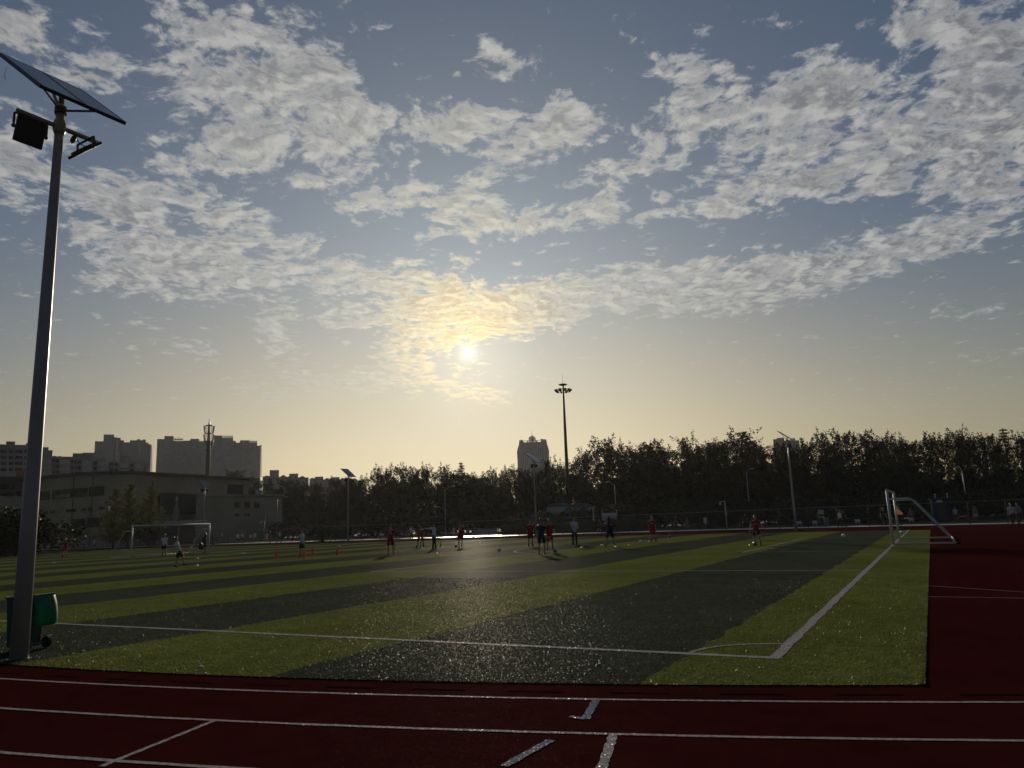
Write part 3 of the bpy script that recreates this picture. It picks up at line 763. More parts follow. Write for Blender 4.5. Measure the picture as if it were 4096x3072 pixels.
def conifer(seed, width, low, lm, droop=.25, dens=1.0, leafsize=.018):
    rnd = random.Random(seed); b = MB(); w = MB()
    w.tube([(0, 0, 0), (0, 0, .5), (0, 0, 1.0)], [.016, .009, .0015], 7)
    nw = 26
    for i in range(nw):
        h = lerp(low, .97, i/(nw-1)); ln0 = width*(1-h)**.85+.012
        for k in range(rnd.randint(4, 6)):
            az = rnd.random()*6.283; ln = ln0*rnd.uniform(.6, 1.2)
            d = Vector((math.cos(az), math.sin(az), 0)); up_ = rnd.uniform(.05, .35)
            st = Vector((0, 0, h)); en = st+d*ln+Vector((0, 0, ln*(up_-droop*.4)))
            w.tube([st, en], [.003, .001], 4)
            n = int((18+ln*170)*dens)
            for q in range(n):
                t = rnd.uniform(.12, 1.02); r = .010+.03*ln/width*(1-t)*t*4
                leaf(b, st.lerp(en, t)+Vector((rnd.gauss(0, r), rnd.gauss(0, r), rnd.gauss(0, r*.5)-droop*.02*t)), leafsize, rnd)
    return b.mesh('crown', lm, recalc=False), w.mesh('trunk', BARK, True)
def bush_mesh(seed, n, sz, lm, flat=.8):
    rnd = random.Random(seed); b = MB()
    cs = [(Vector((rnd.gauss(0, .28), rnd.gauss(0, .28), rnd.uniform(.25, .7))), rnd.uniform(.16, .30)) for _ in range(14)]
    for q in range(n):
        c, r = rnd.choice(cs); d = Vector((rnd.gauss(0, 1), rnd.gauss(0, 1), rnd.gauss(0, 1))).normalized()*r*rnd.uniform(.6, 1.05)
        p = c+d
        if p.z < .02: p.z = rnd.uniform(.02, .3)
        leaf(b, p, sz, rnd)
    w = MB()
    for c, r in cs[:7]: w.tube([(0, 0, 0), (c*.5), c], [.02, .012, .004], 5)
    return b.mesh('crown', lm, recalc=False), w.mesh('trunk', BARK, True)
POP = [broad_tree(11+i, w_, lo, 5200, sp_, .024, LEAF_A) for i, (w_, lo, sp_) in enumerate(((.24, .16, .5), (.20, .14, .9), (.28, .15, .3), (.17, .12, 1.2), (.25, .18, .6)))]
DNS = [broad_tree(41+i, w_, lo, 9500, 0.0, .032, LEAF_B) for i, (w_, lo) in enumerate(((.42, .10), (.36, .08)))]
CED = [conifer(71, .24, .10, LEAF_C), conifer(72, .20, .08, LEAF_C)]
GNK = [conifer(81, .36, .07, LEAF_Y, -.75, 1.0, .026), conifer(82, .33, .07, LEAF_Y, -.9, 1.0, .026), conifer(83, .38, .07, LEAF_Y, -.7, 1.0, .026)]
BSH = [bush_mesh(91, 3800, .07, LEAF_B), bush_mesh(92, 3400, .08, LEAF_B)]
def tree(name, pair, x, y, h, wscale, label, group=None, z=0.0, cat='tree'):
    t = thing(name, label, cat, (x, y, z), random.random()*6.283, group)
    t.scale = (h*wscale, h*wscale, h)
    for nm, me in (('crown', pair[0]), ('trunk', pair[1])):
        o = bpy.data.objects.new(nm, me); COL.objects.link(o); o.parent = t
    return t
YT = 146
tops = [(1268,1918),(1343,1908),(1400,1905),(1447,1898),(1507,1863),(1552,1858),(1611,1856),(1660,1868),(1706,1853),(1770,1858),(1806,1866),(1850,1884),(1885,1890),(1910,1893),(1964,1873),(2019,1868),(2059,1863),(2100,1880),(2150,1868),(2199,1833),
        (2240,1842),(2298,1838),(2338,1793),(2415,1748),(2487,1768),(2537,1773),(2577,1761),(2617,1763),(2666,1773),(2741,1741),(2796,1768),(2840,1762),(2885,1753),(2955,1718),(3000,1752),(3049,1768),(3110,1762),(3160,1780),
        (3215,1760),(3277,1722),(3330,1742),(3386,1717),(3466,1722),(3510,1740),(3555,1732),(3604,1739),(3654,1754),(3708,1729),(3763,1724),(3827,1712),(3862,1722),(3931,1729),(3980,1745),(4085,1724),(4140,1730),(4210,1725)]
random.seed(21)
LBL_L = 'tall leafy tree in the hazy row left of the crowned tower'; LBL_C = 'tall leafy tree in the row between the crowned tower and the floodlight mast'
LBL_R = 'tall dark leafy tree in the high row at right behind the far fence'
for i, (px, py) in enumerate(tops):
    yy = YT+random.uniform(-5, 5); p = atY(px, py, yy)
    lab, grp = (LBL_L, 'trees left of the crowned tower') if px < 2066 else (LBL_C, 'trees by the floodlight mast') if px < 2300 else (LBL_R, 'dark trees at right behind the fence')
    if px == 2415: lab = 'tall twin-spired poplar just right of the high floodlight mast'
    if px == 2955: lab = 'tallest pointed poplar of the row, left of the rightmost solar lamp'
    tree('poplar_tree', POP[[0, 2, 1, 4, 3][i % 5] if px not in (2415, 2955) else 3], p.x, p.y, p.z*1.0, random.uniform(.62, .88) if px not in (2415, 2955) else 1.25, lab, grp)
for px, py, wv, lab in ((1845,1846,1.0,'spiky cedar with layered branches above the leafy row, left of the crowned tower'), (1080,1910,1.15,'small spiky conifer between the tan hall and the serrated houses'),
                    (4011,1710,1.25,'feathery cedar rising above the dark row near the right edge'), (3205,1745,.8,'thin conifer tip right of the rightmost solar lamp panel')):
    p = atY(px, py, YT-2 if px > 1500 else 150); tree('cedar_tree', CED[px % 2], p.x, p.y, p.z, wv, lab)
# the lower, denser trees in front that close the wall of green
for i in range(47):
    px = lerp(1130, 4230, i/46)+random.uniform(-25, 25)
    top = (1960 if px < 1460 else 1925) if px < 2100 else lerp(1935, 1868, min(1, (px-2100)/500))
    yy = 133+random.uniform(-4, 4); p = atY(px, top+random.uniform(-22, 26), yy)
    lab, grp = ('low dense tree filling the hazy row left of the crowned tower', 'low dense trees at left') if px < 2066 else ('low dense dark tree under the tall row at right', 'low dense trees at right')
    tree('dense_tree', DNS[i % 2], p.x, p.y, p.z, random.uniform(.8, 1.05), lab, grp)
for px, py, yy, wv, pr, lab in ((923,1876,190,.8,POP[3],'thin treetop showing over the flat roof of the tan hall'), (952,1886,192,1.0,POP[1],'smaller treetop over the right end of the hall roof'),
        (1024,1898,150,.9,POP[0],'leafy tree at the right end of the tan hall'), (1156,1912,150,1.0,POP[2],'leafy tree before the serrated houses, left of the second solar lamp'), (1210,1925,148,1.0,POP[4],'bushy tree in front of the gap in the serrated houses'),
        (865,2003,112,1.15,DNS[0],'dark round tree in front of the hall annex, right of the midfield goal'), (985,2040,116,1.3,DNS[1],'low dark tree below the annex windows'),(1060,2010,122,1.2,DNS[0],'dark tree hiding the right end of the hall annex'),(1110,1975,126,1.1,DNS[1],'dark tree behind the two street lamps at left'),
        (740,2050,118,1.2,DNS[1],'dark shrubby tree by the hall entrance behind the midfield goal')):
    p = atY(px, py, yy); tree('tree', pr, p.x, p.y, p.z, wv, lab)
for i, (px, py, lab) in enumerate(((464.6,1956,'leftmost yellow green ginkgo in front of the tan hall'), (524,1938,'middle yellow green ginkgo, tallest of the three by the hall'), (605,1948,'rightmost yellow green ginkgo of the three by the hall'))):
    p = atR(px, py, 134); tree('ginkgo_tree', GNK[i], p.x, p.y, p.z, 1.0, lab)
# shrubs and hedges along the fence
random.seed(5)
for i in range(86):
    px = lerp(1120, 4190, (i % 43)/42)+random.uniform(-28, 28)
    if 1860 < px < 2010 and i < 43: continue
    p = atY(px, 2100, random.uniform(106, 118) if i < 43 else random.uniform(146, 152)); tree('shrub', BSH[i % 2], p.x, p.y, random.uniform(2.8, 4.2) if i < 43 else random.uniform(4.5, 6.5), 1.8, 'dark shrub under the trees behind the far fence', 'shrubs behind the fence', cat='shrub')
for px, h, r, lab in ((18, 6.0, 104, 'dark bush at the far left edge, left of the nearest lamp post'), (75, 5.0, 102, 'dark bush just behind the nearest lamp post'), (2490, 2.2, 104, 'twiggy sunlit bush right of the long hedge'), (1290, 2.6, 108, 'pale twiggy bush behind the fence left of the second lamp')):
    p = atR(px, 2120, r); tree('bush', BSH[int(px) % 2], p.x, p.y, h, 1.5, lab, cat='shrub')
HEDGE = leaf_mat('hedge_leaf', (.030, .046, .018), .15)
def hedge(pxa, pxb, Y, h, depth, label):
    a, b_ = atY(pxa, 2120, Y), atY(pxb, 2120, Y); rnd = random.Random(int(pxa)); b = MB()
    n = int((b_.x-a.x)*420)
    for q in range(n):
        f = rnd.random(); x = rnd.uniform(a.x, b_.x)
        if f < .55: y, z = Y+rnd.gauss(0, .05), rnd.uniform(.03, h)
        else: y, z = Y+rnd.uniform(0, depth), h+rnd.gauss(0, .05)
        leaf(b, Vector((x, y, z)), .14, rnd)
    b.box(((a.x+b_.x)/2, Y+depth/2+.06, h/2-.04), (b_.x-a.x-.1, depth-.1, h-.1))
    return tag(b.build('hedge', HEDGE, recalc=False), label, 'hedge')
hedge(2002, 2425, 97.5, 1.42, 3.0, 'long trimmed dark hedge behind the fence at the centre')
hedge(2430, 2600, 99.5, 1.3, 2.0, 'lower ragged hedge right of the long trimmed hedge')

# ------------------------------------------------------------------ fence along the track
FENCE_M = mk('fence_steel', (.022, .028, .027), .7, .15); RAIL_M = mk('fence_rail', (.11, .12, .12), .45, .35)
def wire_mat():
    m = bpy.data.materials.new('wire_mesh'); m.use_nodes = True; t = m.node_tree; p = t.nodes['Principled BSDF']
    p.inputs['Base Color'].default_value = (.05, .065, .06, 1); p.inputs['Roughness'].default_value = .5
    tr = t.nodes.new('ShaderNodeBsdfTransparent'); mx = t.nodes.new('ShaderNodeMixShader'); mx.inputs[0].default_value = .20
    t.links.new(tr.outputs[0], mx.inputs[1]); t.links.new(p.outputs[0], mx.inputs[2]); t.links.new(mx.outputs[0], t.nodes['Material Output'].inputs[0]); return m
WIRE = wire_mat()
FL = offset(KERB, .35)
def resample(pts, step):
    out = [Vector(pts[0])]; acc_ = 0.0
    for a, b in zip(pts, pts[1:]):
        a, b = Vector(a), Vector(b); L = (b-a).length; s_ = step-acc_
        while s_ <= L: out.append(a.lerp(b, s_/L)); s_ += step
        acc_ = (acc_+L) % step
    return out
fp = [p for p in resample(FL, 3.05) if -128 < p.x < 24]
ft = thing('chain_link_fence', 'dark chain-link fence with pale top rail running along the far side of the track', 'fence', (fp[0].x, fp[0].y, 0))
org = Vector((fp[0].x, fp[0].y, 0))
FH = 2.05
for p in fp: MB().tube([(0, 0, 0), (0, 0, FH+.02)], .030, 8).build('post', FENCE_M, ft, True, Vector((p.x, p.y, 0))-org)
MB().tube([Vector((p.x, p.y, FH))-org for p in fp], .028, 6).build('top_rail', RAIL_M, ft, True)
MB().tube([Vector((p.x, p.y, .12))-org for p in fp], .02, 6).build('bottom_rail', FENCE_M, ft, True)
wm = MB()
for a, b in zip(fp, fp[1:]): wm.quad(Vector((a.x, a.y, .1))-org, Vector((b.x, b.y, .1))-org, Vector((b.x, b.y, FH))-org, Vector((a.x, a.y, FH))-org)
wm.build('wire_netting', WIRE, ft)

# ------------------------------------------------------------------ lamps, mast, poles
def street_lamp(label, px, pytop, Y, arms, name='street_lamp'):
    p = atY(px, pytop, Y); h = p.z
    t = thing(name, label, 'street lamp', (p.x, p.y, 0)); view = Vector((p.x, p.y, 0)).normalized(); rg = Vector((view.y, -view.x, 0))
    MB().tube([(0, 0, 0), (0, 0, h*.5), (0, 0, h-.5)], [.085, .07, .05], 10).build('pole', GREY_METAL, t, True)
    MB().box((0, 0, .35), (.24, .24, .7)).build('base_box', GREY_METAL, t, bevel=.01)
    for side, frac, ln in arms:
        z = h*frac-.5; e = rg*side
        a = MB().tube([(0, 0, z-.25), e*ln*.25+Vector((0, 0, z+.05)), e*ln*.6+Vector((0, 0, z+.36)), e*ln+Vector((0, 0, z+.5))], .035, 8).build('arm', GREY_METAL, t, True)
        MB().ell(e*(ln+.22)+Vector((0, 0, z+.5)), (.10, .34, .07), 10, 6, Matrix.Rotation(math.atan2(e.y, e.x)-PI/2, 3, 'Z')).build('lamp_head', WHITE_PAINT, a, True)
    return t
street_lamp('double arm street lamp before the dark trees, right of the second solar lamp', 1779, 1945, 112, ((1, 1.0, 1.3), (-1, .58, 1.1)))
street_lamp('double arm street lamp left of the second solar lamp, taller of the left pair', 1110, 1988, 112, ((1, 1.0, 1.4), (-1, .62, 1.2)))
street_lamp('single arm street lamp before the annex, shorter of the left pair', 1063, 2010, 114, ((-1, 1.0, 1.3),))
street_lamp('single arm street lamp rising above the white notice board', 2457, 1926, 110, ((-1, 1.0, .8),))
street_lamp('slim lamp pole at right between the goal and the image edge', 3846, 1868, 112, ((-1, 1.0, .25),))
street_lamp('slim lamp pole half hidden in the dark trees left of the rightmost solar lamp', 2984, 1876, 126, ((1, 1.0, .7),))
street_lamp('street lamp with its pale head peeping out beside the leftmost ginkgo', 437, 2010, 76, ((-1, 1.0, .7),))

pm = atY(2252, 1548, 128); hm = pm.z
t = thing('high_mast_light', 'very tall dark floodlight mast with a ring of lamps, right of the crowned tower', 'floodlight mast', (pm.x, pm.y, 0))
MB().tube([(0, 0, 0), (0, 0, hm*.5), (0, 0, hm+.4)], [.42, .30, .17], 16).build('mast', DARK_METAL, t, True)
MB().tube([(0, 0, hm+.5), (0, 0, hm+2.6)], [.03, .012], 6).build('lightning_rod', DARK_METAL, t)
MB().lathe([(.05, .0), (.5, -.02), (.80, .10), (.84, .17), (.72, .23), (.3, .33), (.05, .36)], (0, 0, hm+.3), 24).build('top_cap', DARK_METAL, t, True)
rg_ = MB(); R_ = 1.25
rg_.tube([(R_*math.cos(2*PI*k/32), R_*math.sin(2*PI*k/32), hm-.52) for k in range(33)], .05, 8)
for k in range(6):
    a = 2*PI*k/6; rg_.tube([(.15*math.cos(a), .15*math.sin(a), hm-.5), (R_*math.cos(a), R_*math.sin(a), hm-.52)], .03, 6)
rg_.build('lamp_ring', DARK_METAL, t, True)
for k in range(10):
    a = 2*PI*(k+.5)/10; c_, s__ = math.cos(a), math.sin(a)
    q = Matrix.Rotation(a, 3, 'Z') @ Matrix.Rotation(R(40), 3, 'Y')
    MB().box((1.42*c_, 1.42*s__, hm-.72), (.22, .52, .58), q).build('floodlight', BLACK_PLASTIC, t, bevel=.05)

def telecom_mast():
    p = atR(838, 1672, 262); h = p.z; dz = lambda py, px=838: atR(px, py, 262).z
    t = thing('telecom_mast', 'telecom mast with stacked antenna rings and a spike in front of the tower blocks', 'mast', (p.x, p.y, 0))
    MB().tube([(0, 0, 0), (0, 0, dz(1795)), (0, 0, dz(1705)), (0, 0, h)], [.95, .6, .36, .04], 14).build('shaft', DARK_METAL, t, True)
    z1, z2, z3, z4 = dz(1702), dz(1734), dz(1766), dz(1800)
    rd_ = MB()
    for z, r in ((z1, 1.15), (z2, 1.2), (z3, 1.35), (z3-.9, 1.3), (z4, 1.05)):
        rd_.tube([(r*math.cos(2*PI*k/20), r*math.sin(2*PI*k/20), z) for k in range(21)], .07, 6)
        for k in range(6): rd_.tube([(0, 0, z), (r*math.cos(k*PI/3), r*math.sin(k*PI/3), z)], .05, 5)
    for k in range(8):
        a = k*PI/4; rd_.tube([(1.2*math.cos(a), 1.2*math.sin(a), z3-.9), (1.12*math.cos(a), 1.12*math.sin(a), z1)], .04, 5)
    for q in range(9):
        z = lerp(z3, z1, (q+.5)/9); rd_.tube([(1.15*math.cos(2*PI*k/14), 1.15*math.sin(2*PI*k/14), z) for k in range(15)], .025, 4)
    rd_.build('platform', DARK_METAL, t)
    for k in range(6):
        a = k*PI/3+.3
        for z in (lerp(z2, z1, .5), lerp(z3, z2, .45)):
            MB().box((1.55*math.cos(a), 1.55*math.sin(a), z), (.28, .42, 2.2), Matrix.Rotation(a, 3, 'Z') @ Matrix.Rotation(R(8), 3, 'Y')).build('antenna', GREY_METAL, t, bevel=.04)
telecom_mast()
for px, py, Y, lab in ((2160, 1870, 138, 'thin ball-topped pole in front of the crowned tower'), (2202, 1832, 138, 'thin red-tipped pole at the right edge of the crowned tower')):
    p = atY(px, py, Y); t = thing('flag_pole', lab, 'pole', (p.x, p.y, 0))
    MB().tube([(0, 0, 0), (0, 0, p.z)], [.10, .05], 8).build('pole', DARK_METAL, t, True)
    MB().ell((0, 0, p.z+.1), (.16, .16, .16)).build('finial', CONE_R if px > 2180 else GREY_METAL, t, True)
def camera_pole(label, px, pytop, Y, side):
    p = atY(px, pytop, Y); t = thing('camera_pole', label, 'camera pole', (p.x, p.y, 0)); view = Vector((p.x, p.y, 0)).normalized(); rg = Vector((view.y, -view.x, 0))*side
    MB().tube([(0, 0, 0), (0, 0, p.z)], .07, 10).build('pole', WHITE_PAINT, t, True)
    MB().tube([(0, 0, p.z-.08), rg*.75+Vector((0, 0, p.z-.08))], .04, 8).build('arm', WHITE_PAINT, t)
    c = MB(); c.box(rg*.62+Vector((0, 0, p.z-.25)), (.16, .34, .16)); c.ell(rg*.62+Vector((0, 0, p.z-.4)), (.13, .13, .15)); c.build('camera', WHITE_PAINT, t, True)
    MB().box(Vector((0, 0, p.z*.55))-view*.13, (.32, .2, .6)).build('control_box', GREY_METAL, t, bevel=.02)
camera_pole('white camera pole behind the hedge right of the man with folded hands', 2372, 2029, 104, -1)
camera_pole('white camera pole at right between the two signs near the rightmost red player', 2899, 2003, 104, -1)
camera_pole('white camera pole at left beside the shorter street lamp', 1058, 2083, 104, -1)

# ------------------------------------------------------------------ signs, bins, small things beyond the fence
SIGN_W = mk('sign_white', (.45, .46, .47), .5, .3, nscale=2, namt=.1)
def on_ground(px, Y): return atY(px, 2110, Y)
p = on_ground(2441, 101); t = thing('notice_board', 'wide white notice board on two posts above the hedge, under a street lamp', 'notice board', (p.x, p.y, 0), R(24))
for k in (-1, 1): MB().tube([(k*1.02, 0, 0), (k*1.02, 0, 2.75)], .05, 8).build('post', GREY_METAL, t, True); MB().ell((k*1.02, 0, 2.82), (.08, .08, .08)).build('finial', WHITE_PAINT, t, True)
MB().box((0, 0, 1.9), (1.95, .06, 1.25)).build('board', SIGN_W, t, bevel=.01)
for px, w, h, Y, lab in ((2823, .42, .75, 97, 'small upright white sign plate on a thin post behind the fence'),):
    p = on_ground(px, Y); t = thing('sign_post', lab, 'sign', (p.x, p.y, 0), R(15))
    MB().tube([(0, 0, 0), (0, 0, 1.3)], .03, 8).build('post', GREY_METAL, t, True); MB().box((0, -.04, 1.05), (w, .03, h)).build('sign_plate', SIGN_W, t)
for px, lab in ((3261, 'leaning white board on the verge left of the teal bin'), (3433, 'leaning white board on the verge left of the goal post'), (3648, 'leaning pale blue-edged board behind the right goal'), (3199, 'small leaning white board by the foot of the rightmost solar lamp')):
    p = on_ground(px, 91.5); t = thing('ground_board', lab, 'board', (p.x, p.y, .0), R(10), 'boards on the verge')
    MB().box((0, 0, .52), (.50, .03, .36), Matrix.Rotation(R(-38), 3, 'X')).build('board', SIGN_W, t)
    for k in (-.18, .18): MB().tube([(k, .0, 0), (k, .02, .5)], .018, 6).build('leg', GREY_METAL, t)
TEAL = mk('teal_plastic', (.03, .12, .12), .45, .4, nscale=4, namt=.2)
def litter_bin(label, px, Y, m, w=.5, h=1.0):
    p = on_ground(px, Y); t = thing('litter_bin', label, 'litter bin', (p.x, p.y, 0), R(12))
    b = MB(); b.rings([[Vector((sx*w*f/2, sy*w*f/2, z)) for sx, sy in ((-1, -1), (1, -1), (1, 1), (-1, 1))] for f, z in ((.82, .04), (1.0, h-.06))]); b.build('bin_body', m, t, bevel=.02)
    MB().box((0, 0, h-.02), (w*1.08, w*1.08, .07)).build('lid', m, t, bevel=.015)
    for k in (-1, 1): MB().lathe([(.02, -.03), (.09, -.03), (.09, .03), (.02, .03)], (k*w*.4, w*.42, .09), 14, Matrix.Rotation(PI/2, 3, 'Y')).build('wheel', BLACK_PLASTIC, t)
litter_bin('teal square litter bin behind the fence, beside the dispenser post', 3309, 89.5, TEAL)
litter_bin('dark green wheelie bin behind the girl with the white collar', 2145, 91, BIN_G, .55, 1.0)
p = on_ground(3290, 90.5); t = thing('info_kiosk', 'slim dark kiosk post with a white shelf beside the teal bin', 'kiosk', (p.x, p.y, 0), R(12))
for k in (-1, 1): MB().box((k*.3, 0, .95), (.05, .1, 1.9)).build('upright', FENCE_M, t)
MB().box((0, 0, 1.6), (.55, .05, .45)).build('panel', GREY_METAL, t); MB().box((0, -.06, 1.05), (.56, .2, .05)).build('shelf', SIGN_W, t); MB().box((0, 0, .5), (.5, .06, .5)).build('lower_panel', FENCE_M, t)
BLUE_C = mk('blue_cloth', (.02, .022, .075), .7, .2)
p = on_ground(3772, 98); t = thing('blue_booth', 'small dark blue booth with a sloped roof behind the right goal', 'booth', (p.x, p.y, 0), R(8))
MB().box((0, 0, 1.25), (1.7, 1.2, 2.5)).build('wall', BLUE_C, t); b = MB(); b.prism([(-1.0, -.8), (1.0, -.8), (1.0, .8), (-1.0, .8)], 2.5, 2.62); b.build('roof', BLUE_C, t)
MB().box((.1, -.61, 1.05), (.75, .03, 2.0)).build('door', BLACK_PLASTIC, t); MB().box((-.1, -.62, 2.3), (.55, .03, .22)).build('sign_plate', SIGN_W, t)
for px, lab in ((3757, 'small post with a pale cap left of the blue booth'), (3806, 'thin white pole right of the blue booth')):
    p = on_ground(px, 100); MB_ = MB(); MB_.tube([(0, 0, 0), (0, 0, 3.1)], .035, 8); MB_.box((0, 0, 3.1), (.18, .12, .12)); tag(MB_.build('marker_post', SIGN_W, None, False, (p.x, p.y, 0)), lab, 'post')

# ------------------------------------------------------------------ buildings
def wallmat(name, col, bw, bh, mortar, fac=.75, rough=.8, spec=.2, off=0.0):
    """wall with a grid of joints: brick texture in metres on the wall's own generated plane"""
    m = bpy.data.materials.new(name); m.use_nodes = True; t = m.node_tree; p = t.nodes['Principled BSDF']
    co = _n(t, 'ShaderNodeTexCoord').outputs['Object']; sp = _n(t, 'ShaderNodeSeparateXYZ'); t.links.new(co, sp.inputs[0])
    cb_ = _n(t, 'ShaderNodeCombineXYZ'); t.links.new(_math(t, 'ADD', sp.outputs[0], sp.outputs[1]), cb_.inputs[0]); t.links.new(sp.outputs[2], cb_.inputs[1])
    br = _n(t, 'ShaderNodeTexBrick', offset=off); t.links.new(cb_.outputs[0], br.inputs['Vector'])
    br.inputs['Scale'].default_value = 1.0; br.inputs['Brick Width'].default_value = bw; br.inputs['Row Height'].default_value = bh; br.inputs['Mortar Size'].default_value = mortar
    br.inputs['Color1'].default_value = (*col, 1); br.inputs['Color2'].default_value = (*[c*.93 for c in col], 1); br.inputs['Mortar'].default_value = (*[c*fac for c in col], 1)
    d = _ramp(t, _noise(t, co, .25, 4), .3, .7, .85, 1.12); s_ = _n(t, 'ShaderNodeVectorMath', operation='SCALE'); t.links.new(br.outputs[0], s_.inputs[0]); t.links.new(d, s_.inputs['Scale'])
    t.links.new(s_.outputs[0], p.inputs['Base Color']); p.inputs['Roughness'].default_value = rough; p.inputs['Specular IOR Level'].default_value = spec; return m
TAN = wallmat('tan_tile', (.33, .27, .19), 1.2, .6, .035, .72)
TAN2 = wallmat('pale_tan_tile', (.30, .255, .19), 1.0, .5, .03, .75)
GLASS = mk('dark_glass', (.008, .009, .012), .25, .18); GLASS_L = mk('pale_glass', (.34, .32, .28), .25, .5, nscale=1.5, namt=.4)  # second glass only has a paler, mottled base colour
TEAL_GLASS = mk('teal_glass', (.015, .05, .045), .12, .6)
ROOF_D = mk('roof_dark', (.07, .065, .06), .8, .2, nscale=.4, namt=.2)
CONC = wallmat('pale_concrete', (.24, .24, .245), 3.0, 3.0, .12, .65); CONC2 = wallmat('grey_concrete', (.25, .25, .26), 2.6, 300, .35, .80)
WHITE_W = mk('white_wall', (.36, .37, .38), .75, .2, nscale=.3, namt=.12); BRICK_R = wallmat('brick_red', (.17, .075, .065), .5, .15, .02, .8)

def plane_pt(px, py, A, B, out=0.0):
    """where the pixel's ray meets the vertical plane through ground points A, B -> (distance along A-B, z)"""
    d = ray(px, py); A, B = Vector((A[0], A[1], 0)), Vector((B[0], B[1], 0)); u = (B-A).normalized(); n = Vector((-u.y, u.x, 0))
    k = (A-EYE).dot(n)/d.dot(n); P = EYE+d*k; return (P-A).dot(u), P.z
def wall_box(mb, A, B, s0, s1, z0, z1, out, depth):
    A, B = Vector((A[0], A[1], 0)), Vector((B[0], B[1], 0)); u = (B-A).normalized(); n = Vector((-u.y, u.x, 0))
    if n.dot(EYE-A) < 0: n = -n
    c = A+u*((s0+s1)/2)+n*(out-depth/2); c.z = (z0+z1)/2
    mb.box(c, (s1-s0, depth, z1-z0), Matrix((u, n, Vector((0, 0, 1)))).transposed())
def add_window(t, A, B, px0, py0, px1, py1, glass, nm=2, frame=DARK_METAL, recess=.0):
    s0, za = plane_pt(px0, py0, A, B); s1, zb = plane_pt(px1, py1, A, B); s0, s1 = min(s0, s1), max(s0, s1); z0, z1 = min(za, zb), max(za, zb)
    w = MB(); wall_box(w, A, B, s0, s1, z0, z1, .03, .2); o = w.build('window', glass, t)
    f = MB()
    for s_ in [s0]+[lerp(s0, s1, (k+1)/(nm+1)) for k in range(nm)]+[s1]: wall_box(f, A, B, s_-.05, s_+.05, z0, z1, .075, .1)
    for z_ in (z0, z1): wall_box(f, A, B, s0, s1, z_-.05, z_+.05, .08, .1)
    f.build('frame', frame, o); return o

# the tan sports hall
H = 14.0
gL, gA, gM, gQ, gC, gR = (-163, 92.0), (-150, 92.6), (-140.6, 95.0), (-138.6, 99.4), (-139.6, 104.3), (-142.6, 131.7)
t = thing('sports_hall', 'tan tiled hall with flat dark roof and strip windows behind the midfield goal', 'building', (0, 0, 0))
b = MB(); b.prism([gL, gA, gM, gQ, gC, (-141.0, 105), (-144.5, 131.7), (-180, 140), (-190, 100)], 0, H); b.build('wall', TAN, t)
b = MB(); b.prism([(-163.2, 91.2), (-149.9, 91.9), (-140.0, 94.5), (-137.8, 99.4), (-138.8, 104.3), (-141.6, 133.2), (-180, 141), (-191, 99)], H+.01, H+.5); b.build('roof', ROOF_D, t)
b = MB(); b.prism([gC, (-142.5, 131.7), (-144, 131.7), (-141.1, 104.9)], H-3.6, H-.01); b.build('fascia', TAN2, t)
b = MB(); b.prism([(-140.5, 106.2), (-143.9, 131), (-145, 131), (-141.6, 106)], 6.2, H-3.7); b.build('clerestory', TEAL_GLASS, t)
b = MB(); b.prism([(-139.3, 102.4), (-139.45, 103.8), (-140, 103.8), (-139.9, 102.3)], H-6.5, H-1.2); b.build('corner_glass', TEAL_GLASS, t)
upper = [(160, 1967, 199, 1998), (212, 1961, 284, 1992), (292, 1954, 349, 1986), (358, 1948, 416, 1982)]
for i, (x0_, y0_, x1_, y1_) in enumerate(upper):
    A_, B_ = (gL, gA) if x1_ < 300 else (gA, gM)
    add_window(t, A_, B_, x0_, y0_, x1_, y1_, GLASS, 5)
    if i in (1, 2): add_window(t, A_, B_, lerp(x0_, x1_, .15), lerp(y0_, y1_, .5)+4, lerp(x0_, x1_, .95), y1_-3, GLASS_L, 6)
for x0_, x1_, lit in ((154, 164, 0), (181, 192, 0), (200, 217, 0), (235, 248, 1), (266, 279, 0), (286, 304, 0), (328, 344, 0), (353, 371, 0), (396, 413, 0)):  # last value of each picks the paler glass
    y_ = 2051-(x0_-154)*.075; A_, B_ = (gL, gA) if x1_ < 300 else (gA, gM); add_window(t, A_, B_, x0_, y_-5, x1_, y_+5, GLASS_L if lit else GLASS, 1)
for x0_, y0_, x1_, y1_ in ((285, 2077, 341, 2110), (349, 2072, 411, 2107)): add_window(t, gA, gM, x0_, y0_, x1_, y1_, GLASS, 6)
for x0_, x1_ in ((152, 162), (178, 190)): add_window(t, gL, gA, x0_, 2086, x1_, 2104, GLASS, 0)
cpy = MB(); wall_box(cpy, gA, gM, -3.5, 4.5, 3.2, 3.6, 2.5, 2.5); cpy.build('canopy', ROOF_D, t)
for s_ in (1.2, 5.7): pb = MB(); wall_box(pb, gA, gM, s_-.09, s_+.09, 0.2, H-.3, .06, .1); pb.build('downpipe', FENCE_M, t)
